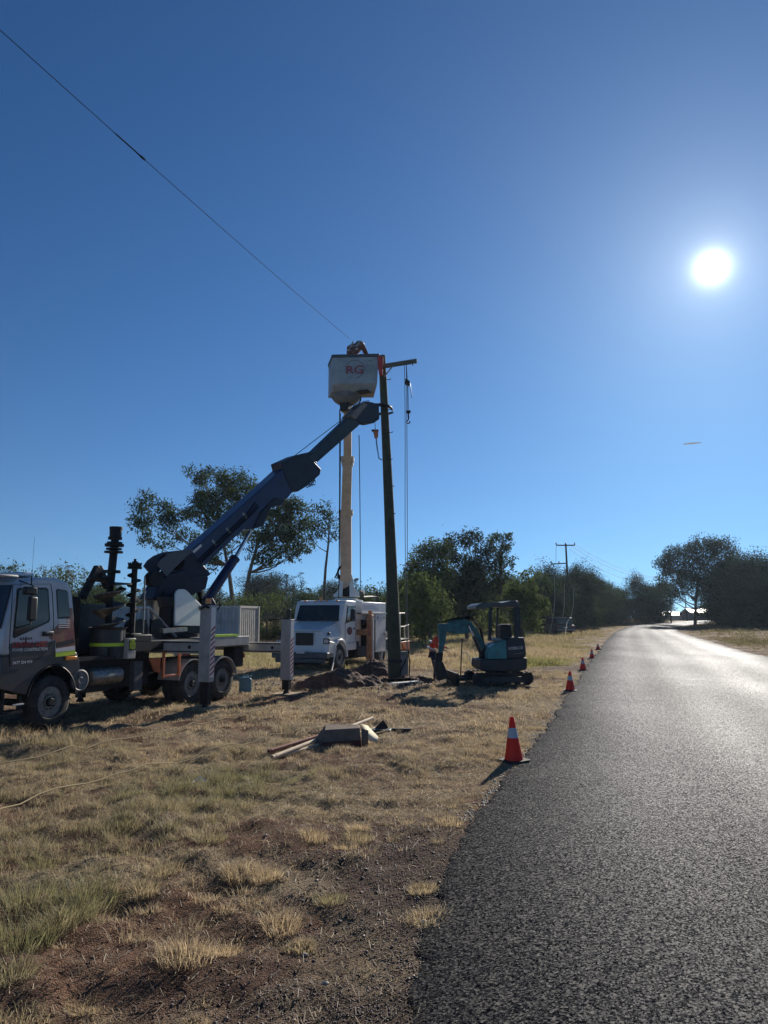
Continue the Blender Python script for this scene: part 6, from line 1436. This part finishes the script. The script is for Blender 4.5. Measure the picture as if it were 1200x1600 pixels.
# spoil heaps
SPO = mat('dug_red_soil', (.13, .068, .044), .95, noise=.5, scale=7, bump=1.0, bscale=26)
def heap(label, c, rx, ry, h, seed, rot=0):
    n = 56; rg = np.random.default_rng(seed); V = []; F = []
    g = np.linspace(-1.15, 1.15, n); GX, GY = np.meshgrid(g, g, indexing='ij'); R2 = np.sqrt(GX ** 2 + GY ** 2)
    x = GX * rx; y = GY * ry; ca, sa = math.cos(rot), math.sin(rot); x, y = x * ca - y * sa, x * sa + y * ca
    nz = fbm(x * 2.2 + seed, y * 2.2, 4)
    prof = np.clip(1 - R2 + (nz - .5) * .7, 0, 1) ** .8
    z = h * prof + (fbm(x * 9 + seed, y * 9, 3) - .5) * .12 * np.clip(prof * 4, 0, 1) + (fbm(x * 22 + seed, y * 22, 2) - .5) * .06 * np.clip(prof * 4, 0, 1)
    z = z + relief(x + c[0], y + c[1]) - .06 * (prof < .01) - .01
    idx = np.arange(n * n).reshape(n, n); F = np.stack([idx[:-1, :-1], idx[1:, :-1], idx[1:, 1:], idx[:-1, 1:]], -1).reshape(-1, 4)
    t = npmesh('soil_heap', np.stack([x, y, z], -1).reshape(-1, 3), F, SPO, smooth=True); t.location = (c[0], c[1], 0); tag(t, label, 'soil heap')
a = grd(528, 1078); heap('dark red soil heap, the nearer and wider one left of the pole', (a.x, a.y + .5), 1.75, .95, .55, 3)
a = grd(590, 1058); heap('dark soil heap behind the nearer one, rising against the pole', (a.x - .1, a.y + .6), 1.0, .9, .62, 8)
a = grd(640, 1066); heap('low mound of dug soil right of the pole toward the excavator', (a.x + .25, a.y + .4), .9, .6, .18, 12)
n = 2600; ag = rng.random(n) * 2 * PI; rr_ = np.abs(rng.normal(0, 1.5, n)); xs_ = -.9 + rr_ * np.cos(ag) * 1.5; ys_ = 23.6 + rr_ * np.sin(ag)
stones(n, xs_, ys_, rng.uniform(.012, .05, n), np.array([.10, .06, .045]) * (.5 + rng.random((n, 1))), 'soil_clods', 'clods of red soil strewn round the pole hole')
# planks and gear at the foot of the pole
p = gp(633, 1069, .03); pk_ = thing('white_board', 'white board lying flat at the foot of the pole', 'board', tuple(p), .75); B().box(-.62, -.09, .0, .62, .09, .035).build('board', WTAPE, pk_, bevel=.005); B().box(-.4, .095, .0, .66, .22, .03).build('board', WTAPE, pk_, bevel=.005)
gb = thing('grey_tool_crate', 'grey upright crate with black straps leaning against the right side of the pole foot', 'crate', tuple(gp(629, 1062)), .2)
B().box(-.16, -.12, .0, .18, .2, .95).build('crate', mat('grey_crate', (.20, .23, .24), .6, noise=.4, scale=4), gb, bevel=.02)
b = B(); b.tube([(-.2, -.14, .1), (.0, -.16, .5), (.2, -.14, .92), (.22, .0, 1.0), (-.1, -.1, .98), (-.22, -.14, .7)], .022, 6); b.tube([(.2, -.13, .0), (.22, -.14, .6), (.15, -.14, 1.0)], .02, 6); b.build('black_strap', HOSE, gb)
b = B(); rn = random.Random(4); pts = [Vector((rn.uniform(-.5, .5), rn.uniform(-.25, .2), rn.uniform(.02, .14))) for _ in range(22)]
b.tube(pts, .02, 5); t = b.build('black_cable', HOSE); t.location = gp(622, 1066); tag(t, 'tangled black cable heaped at the foot of the pole', 'cable')
# ropes and sticks across the ground
def grope(label, px, r, m, name='rope', cat='rope', lift=.02):
    P_ = [gp(u, v, lift) for u, v in px]; Q = []
    for a, c in zip(P_, P_[1:]):
        k = max(2, int((c - a).length / .25))
        for i in range(k):
            p = a.lerp(c, i / k); p.z = gz(p.x, p.y) + lift + R.uniform(0, .008); Q.append(p)
    Q.append(P_[-1]); return rope(label, Q, r, m, name, cat, 5)
grope('straw coloured rope, upper of the two crossing the grass', [(-40, 1213), (0, 1207), (60, 1195), (110, 1183), (200, 1163), (300, 1141), (400, 1120), (470, 1103), (540, 1090), (600, 1075)], .011, YROPE, lift=.085)
grope('straw coloured rope, lower of the two crossing the grass', [(-30, 1292), (0, 1280), (60, 1257), (110, 1240), (180, 1219), (250, 1199), (340, 1177), (410, 1159), (480, 1143)], .010, YROPE, lift=.075)
grope('thin rope running over the soil heap to the white truck bumper', [(615, 1080), (590, 1075), (560, 1060), (530, 1053), (500, 1050), (470, 1046)], .012, YROPE, lift=.12)
t = rope('thin pale stay leaning in front of the white truck bumper', [at(525.5, 1012, 28.6), at(521, 1035, 28.2), at(517, 1052, 27.5)], .03, CREAM, 'timber_stay', 'stay')
p = gp(310, 1221, .01); t = B().add([(-.08, 0, 0), (.02, -.05, .03), (.12, 0, .01), (.10, .04, .03), (.0, .07, .07), (-.07, .05, .03)], [(0, 1, 2, 5), (2, 3, 4, 5)]).build('paper_scrap', mat('white_paper', (.7, .7, .66), .7)); t.location = p; tag(t, 'crumpled white scrap on the grass left of the carton', 'litter')
for u, v, lb in ((508, 1524, 'small white stone, lowest on the gravel'), (662, 1444, 'pale flat stone right of the tussock'), (476, 1479, 'small pale stone on the bare red soil')):
    p = gp(u, v, .005); t = B().ball((0, 0, 0), .022, 8, 5, (1.2, .8, .55)).build('stone', mat('pale_stone', (.5, .47, .42), .8, noise=.3, scale=30)); t.location = p; tag(t, lb, 'stone')
# ------------------------------------------------------------------ shipping container
GC = mat('grey_container_paint', (.42, .43, .44), .6, noise=.25, scale=1.5); LC = mat('sunlit_container_grey', (.55, .53, .48), .6, noise=.25, scale=2)  # second, paler grey: sunlight on the ribbed end put into the colour
cz = gz(-10.1, 52.5)
cn = thing('shipping_container', 'long grey shipping container behind the crane truck with a sunlit ribbed end', 'container', (-10.16, 52.3, cz), math.radians(163))
L_, Wc, Hc = 12.2, 2.9, 2.85       # local x runs along the long side away from the near corner, y<0 is away
def corrug(p0, p1, h0, h1, nrm, name, m, pitch=.28, dep=.06):
    p0 = Vector(p0); p1 = Vector(p1); d = p1 - p0; n_ = int(d.length / pitch); vs = []
    for i in range(n_):
        for t, k in ((0, 0), (.35, 0), (.5, 1), (.85, 1)):
            p = p0 + d * ((i + t) / n_) - Vector(nrm) * dep * k; vs.append(p)
    vs.append(p1); V = [(p.x, p.y, h0) for p in vs] + [(p.x, p.y, h1) for p in vs]; n2 = len(vs)
    o = B().add(V, [(i, i + 1, n2 + i + 1, n2 + i) for i in range(n2 - 1)]).build(name, m, cn, smooth=False); s = o.modifiers.new('t', 'SOLIDIFY'); s.thickness = .02; return o
corrug((.1, .0, 0), (L_ - .1, .0, 0), .15, Hc - .12, (0, 1, 0), 'long_side', GC); corrug((0, -.1, 0), (0, -Wc + .1, 0), .15, Hc - .12, (-1, 0, 0), 'ribbed_end', LC, .30, .08)
b = B()
for x in (0, L_):
    for y in (0, -Wc): b.box(x - .08, y - .08, 0, x + .08, y + .08, Hc)
for z in (.08, Hc - .06):
    b.box(.0, -.06, z - .08, L_, .05, z + .08).box(0, -Wc - .05, z - .08, L_, -Wc + .06, z + .08).box(-.05, -Wc, z - .08, .06, 0, z + .08).box(L_ - .06, -Wc, z - .08, L_ + .05, 0, z + .08)
b.build('frame', LC, cn); B().box(.1, -Wc + .1, Hc - .06, L_ - .1, -.1, Hc - .02).box(.1, -Wc + .1, .05, L_ - .1, -.1, .12).box(L_ - .05, -Wc, .1, L_, 0, Hc).box(.2, -Wc + .02, .1, L_, -Wc + .05, Hc).build('roof_and_floor', GC, cn)
B().box(2.6, .055, .5, 2.7, .075, 2.6).box(1.5, .055, 1.6, 1.55, .075, 2.4).build('locking_bar', STEEL, cn)

# ------------------------------------------------------------------ vehicle and far pole on the left verge
p = at(884, 985, 74); uz = gz(p.x, 74)
ut = thing('parked_four_wheel_drive', 'dark vehicle with a canopy parked on the left verge under the far pole', 'vehicle', (p.x, 74, uz), math.radians(8))
UB = mat('dark_vehicle_paint', (.03, .034, .04), .35, coat=.4)
B().box(-.95, 0, .35, .95, 4.6, 1.0).build('body', UB, ut, bevel=.08, seg=3); B().prismx([(.2, 1.0), (.25, 1.72), (2.9, 1.78), (3.5, 1.0)], -.82, .82).build('cabin', UB, ut, bevel=.08, seg=3)
B().box(-.68, .14, 1.12, .68, .21, 1.60).build('rear_window', GLASS, ut); B().box(-.9, -.08, .45, .9, -.002, .62).build('rear_bumper', STEEL, ut, bevel=.02)
for x in (-.84, .70): B().box(x, -.02, .75, x + .14, -.002, .98).build('tail_lamp', mat('red_lens', (.35, .01, .01), .2), ut)
B().box(-.22, -.09, .7, .22, -.084 + .07, .8).build('number_plate', WTAPE, ut); B().box(-.7, .5, 1.80, .7, 2.6, 1.86).box(-.6, .7, 1.72, -.5, .8, 1.8).box(.5, .7, 1.72, .6, .8, 1.8).build('roof_rack', BLACK, ut)
for x, s in ((-.9, 1), (.66, -1)):
    for y in (.9, 3.6): B().lathe([(.0, 0), (.2, 0), (.2, .03), (.38, .03), (.40, .08), (.40, .2), (.37, .24), (0, .24)], (x, y, .38), (1, 0, 0), 20).build('wheel', RUB, ut)
for s_ in (-1, 1): B().box(s_ * .97 - .08 * (s_ < 0), 2.7, 1.05, s_ * .97 + .16 * s_ + .08 * (s_ < 0), 2.8, 1.22).build('mirror', BLACK, ut)
def far_pole(label, u, Y, vtop, arms, lean=0, r=.17):
    b0 = at(u, 960, Y); b0.z = gz(b0.x, Y); tp = at(u + lean, vtop, Y); t = thing('utility_pole', label, 'power pole', tuple(b0))
    B().tube([(0, 0, -.3), tp - b0], [r, r * .6], 12).build('shaft', TIM, t)
    for (u0, v0, u1, v1) in arms:
        a, c = at(u0, v0, Y) - b0, at(u1, v1, Y) - b0; ca_ = B().bar(a, c, .12, .14).build('crossarm', mat('weathered_crossarm', (.13, .13, .10)), t)
        for k in np.linspace(0, 1, 3 if abs(u1 - u0) > 14 else 2): q_ = a.lerp(c, k); B().lathe([(.05, 0), (.09, .08), (.05, .16), (.07, .26), (0, .30)], q_ + Vector((0, 0, .07)), (0, 0, 1), 8).build('insulator', mat('brown_porcelain', (.08, .04, .03), .3), ca_)
    return t
far_pole('far power pole with two crossarms standing over the parked dark vehicle', 890, 90, 850, [(869, 852, 898, 852), (862, 881.5, 885, 880)], -6)
far_pole('thin distant power pole left of the big domed gum', 1030, 130, 900, [(1024, 903, 1036, 903)], 0, .14)
far_pole('leaning distant pole seen through the gap beside the sheds', 1073, 150, 928, [], -3, .14)
WIR = mat('thin_wire', (.05, .05, .055), .6)
def span(a, c, sag, label, r=.012, m=WIR, cat='wire', name='overhead_wire', n=16):
    return rope(label, [a.lerp(c, t) + Vector((0, 0, -4 * sag * t * (1 - t))) for t in np.linspace(0, 1, n)], r, m, name, cat, 4)
span(at(898, 851, 90), at(1024, 902, 130), .8, 'upper wire from the far pole toward the distant pole', .02)
span(at(893, 853, 90), at(1030, 903, 130), 1.2, 'middle wire from the far pole toward the distant pole', .02)
span(at(890, 858, 90), at(1036, 903, 130), 1.9, 'lowest sagging wire from the far pole toward the distant pole', .02)
span(at(869, 853, 90), at(868.5, 880, 90), 0, 'short drop wire between the crossarms at the far pole', .02)
ST = mat('new_conductor', (.48, .45, .30), .5)
def strand(label, px, Y): rope(label, [at(u, v, Y_) for (u, v), Y_ in zip(px, Y)], .022, ST, 'fallen_wire', 'wire')
strand('pale strand hanging left of the parked dark vehicle down to the grass', [(866, 905), (867, 930), (865, 960), (860, 985), (855, 1000)], [75, 74, 72, 70, 68])
strand('pale strand dropping behind the parked dark vehicle', [(882, 912), (882, 940), (880, 960), (877, 972)], [78, 77, 76, 75.5])
strand('pale strand looping over the roof of the dark vehicle to the ground', [(896, 920), (896, 945), (892, 965), (886, 972), (884, 985), (883, 998), (879, 1010)], [78, 76, 74.5, 72.8, 71, 69, 66])
# marker post
p = gp(908.5, 1001); mk = thing('marker_post', 'thin red topped marker stake on the grass behind the cones', 'post', tuple(p)); B().box(-.03, -.03, 0, .03, .03, .85).build('stake', WOOD, mk); B().box(-.04, -.04, .55, .04, .04, .9).build('red_top', RTAPE, mk)
# ------------------------------------------------------------------ far sheds
TINR = mat('bright_tin_roof', (.62, .62, .62), .4, .2, noise=.15, scale=.4); SW = mat('shed_wall', (.16, .14, .12), .8, noise=.2, scale=.5); SW2 = mat('cream_shed_wall', (.45, .42, .36), .8)
def shed(label, u, Y, w, d, h, rh, rz=0, wall=SW, wins=2):
    x = at(u, 960, Y).x; t = thing('shed', label, 'shed', (x, Y, gz(x, Y)), rz)
    B().box(-w / 2, 0, -.2, w / 2, d, h).build('wall', wall, t)
    n_ = int(w / .5)
    for s_ in (0, 1):
        b = B(); y0, y1 = (-.5, d / 2) if s_ == 0 else (d + .5, d / 2)
        for i in range(n_):
            xa = -w / 2 - .3 + i * (w + .6) / n_; xb = xa + (w + .6) / n_ * .9; z0 = h + .02 + .01 * (i % 2)
            b.add([(xa, y0, z0), (xb, y0, z0), (xb, y1, z0 + rh), (xa, y1, z0 + rh), (xa, y0, z0 + .08), (xb, y0, z0 + .08), (xb, y1, z0 + rh + .08), (xa, y1, z0 + rh + .08)], [(0, 1, 2, 3), (4, 7, 6, 5), (0, 4, 5, 1), (1, 5, 6, 2), (2, 6, 7, 3), (3, 7, 4, 0)])
        b.build('roof', TINR, t, smooth=False)
    B().prismx([(0, h), (d, h), (d / 2, h + rh)], -w / 2, -w / 2 + .1).build('gable', wall, t); B().prismx([(0, h), (d, h), (d / 2, h + rh)], w / 2 - .1, w / 2).build('gable', wall, t)
    for i in range(wins): xx = -w / 2 + w * (i + .5) / wins; f_ = B().box(xx - .7, -.06, .9, xx + .7, -.0 - .002, 2.0).build('window', WTAPE, t); B().box(xx - .62, -.08, .98, xx + .62, -.062, 1.92).build('pane', GLASS, f_)
    return t
shed('long pale roofed shed beyond the bend, left of the distant leaning pole', 1055, 178, 6.5, 5, 1.1, .8, -.1, SW2, 2)
shed('small bright roofed shed seen between the trunks of the big domed gum', 1096, 168, 4.6, 5, 1.7, 1.0, .02, SW, 2)
shed('low shed half hidden behind the row of dark trees past the bend', 1031, 185, 7, 6, 1.2, .9, 0, SW2, 2)
# contrail
ICE, N_i, l_i, b_i = nmat('ice_cloud'); ti_ = N_i('ShaderNodeBsdfTranslucent'); ti_.inputs[0].default_value = (.5, .52, .56, 1); l_i.new(ti_.outputs[0], ICE.node_tree.nodes['Material Output'].inputs[0])
a, c = at(1068, 694, 3000), at(1096, 691.5, 3000); t = B().tube([Vector((0, 0, 0)), (c - a) * .5, c - a], [2.2, 4.0, 1.5], 8).build('vapour_trail', ICE); t.location = a; tag(t, 'short white vapour trail low in the sky left of the sun', 'contrail')

# ------------------------------------------------------------------ haze in the air
hm = bpy.data.materials.new('thin_haze'); hm.use_nodes = True; hn = hm.node_tree; hn.nodes.clear()
pv_ = hn.nodes.new('ShaderNodeVolumePrincipled'); ho_ = hn.nodes.new('ShaderNodeOutputMaterial'); hn.links.new(pv_.outputs[0], ho_.inputs['Volume'])
pv_.inputs['Color'].default_value = (.62, .78, 1, 1); pv_.inputs['Density'].default_value = HAZE; pv_.inputs['Anisotropy'].default_value = .45
hb_ = B().box(-5600, -140, -6, 5600, 3700, 19).build('haze', hm, None, smooth=False, kind='stuff'); hm.volume_intersection_method if 0 else None
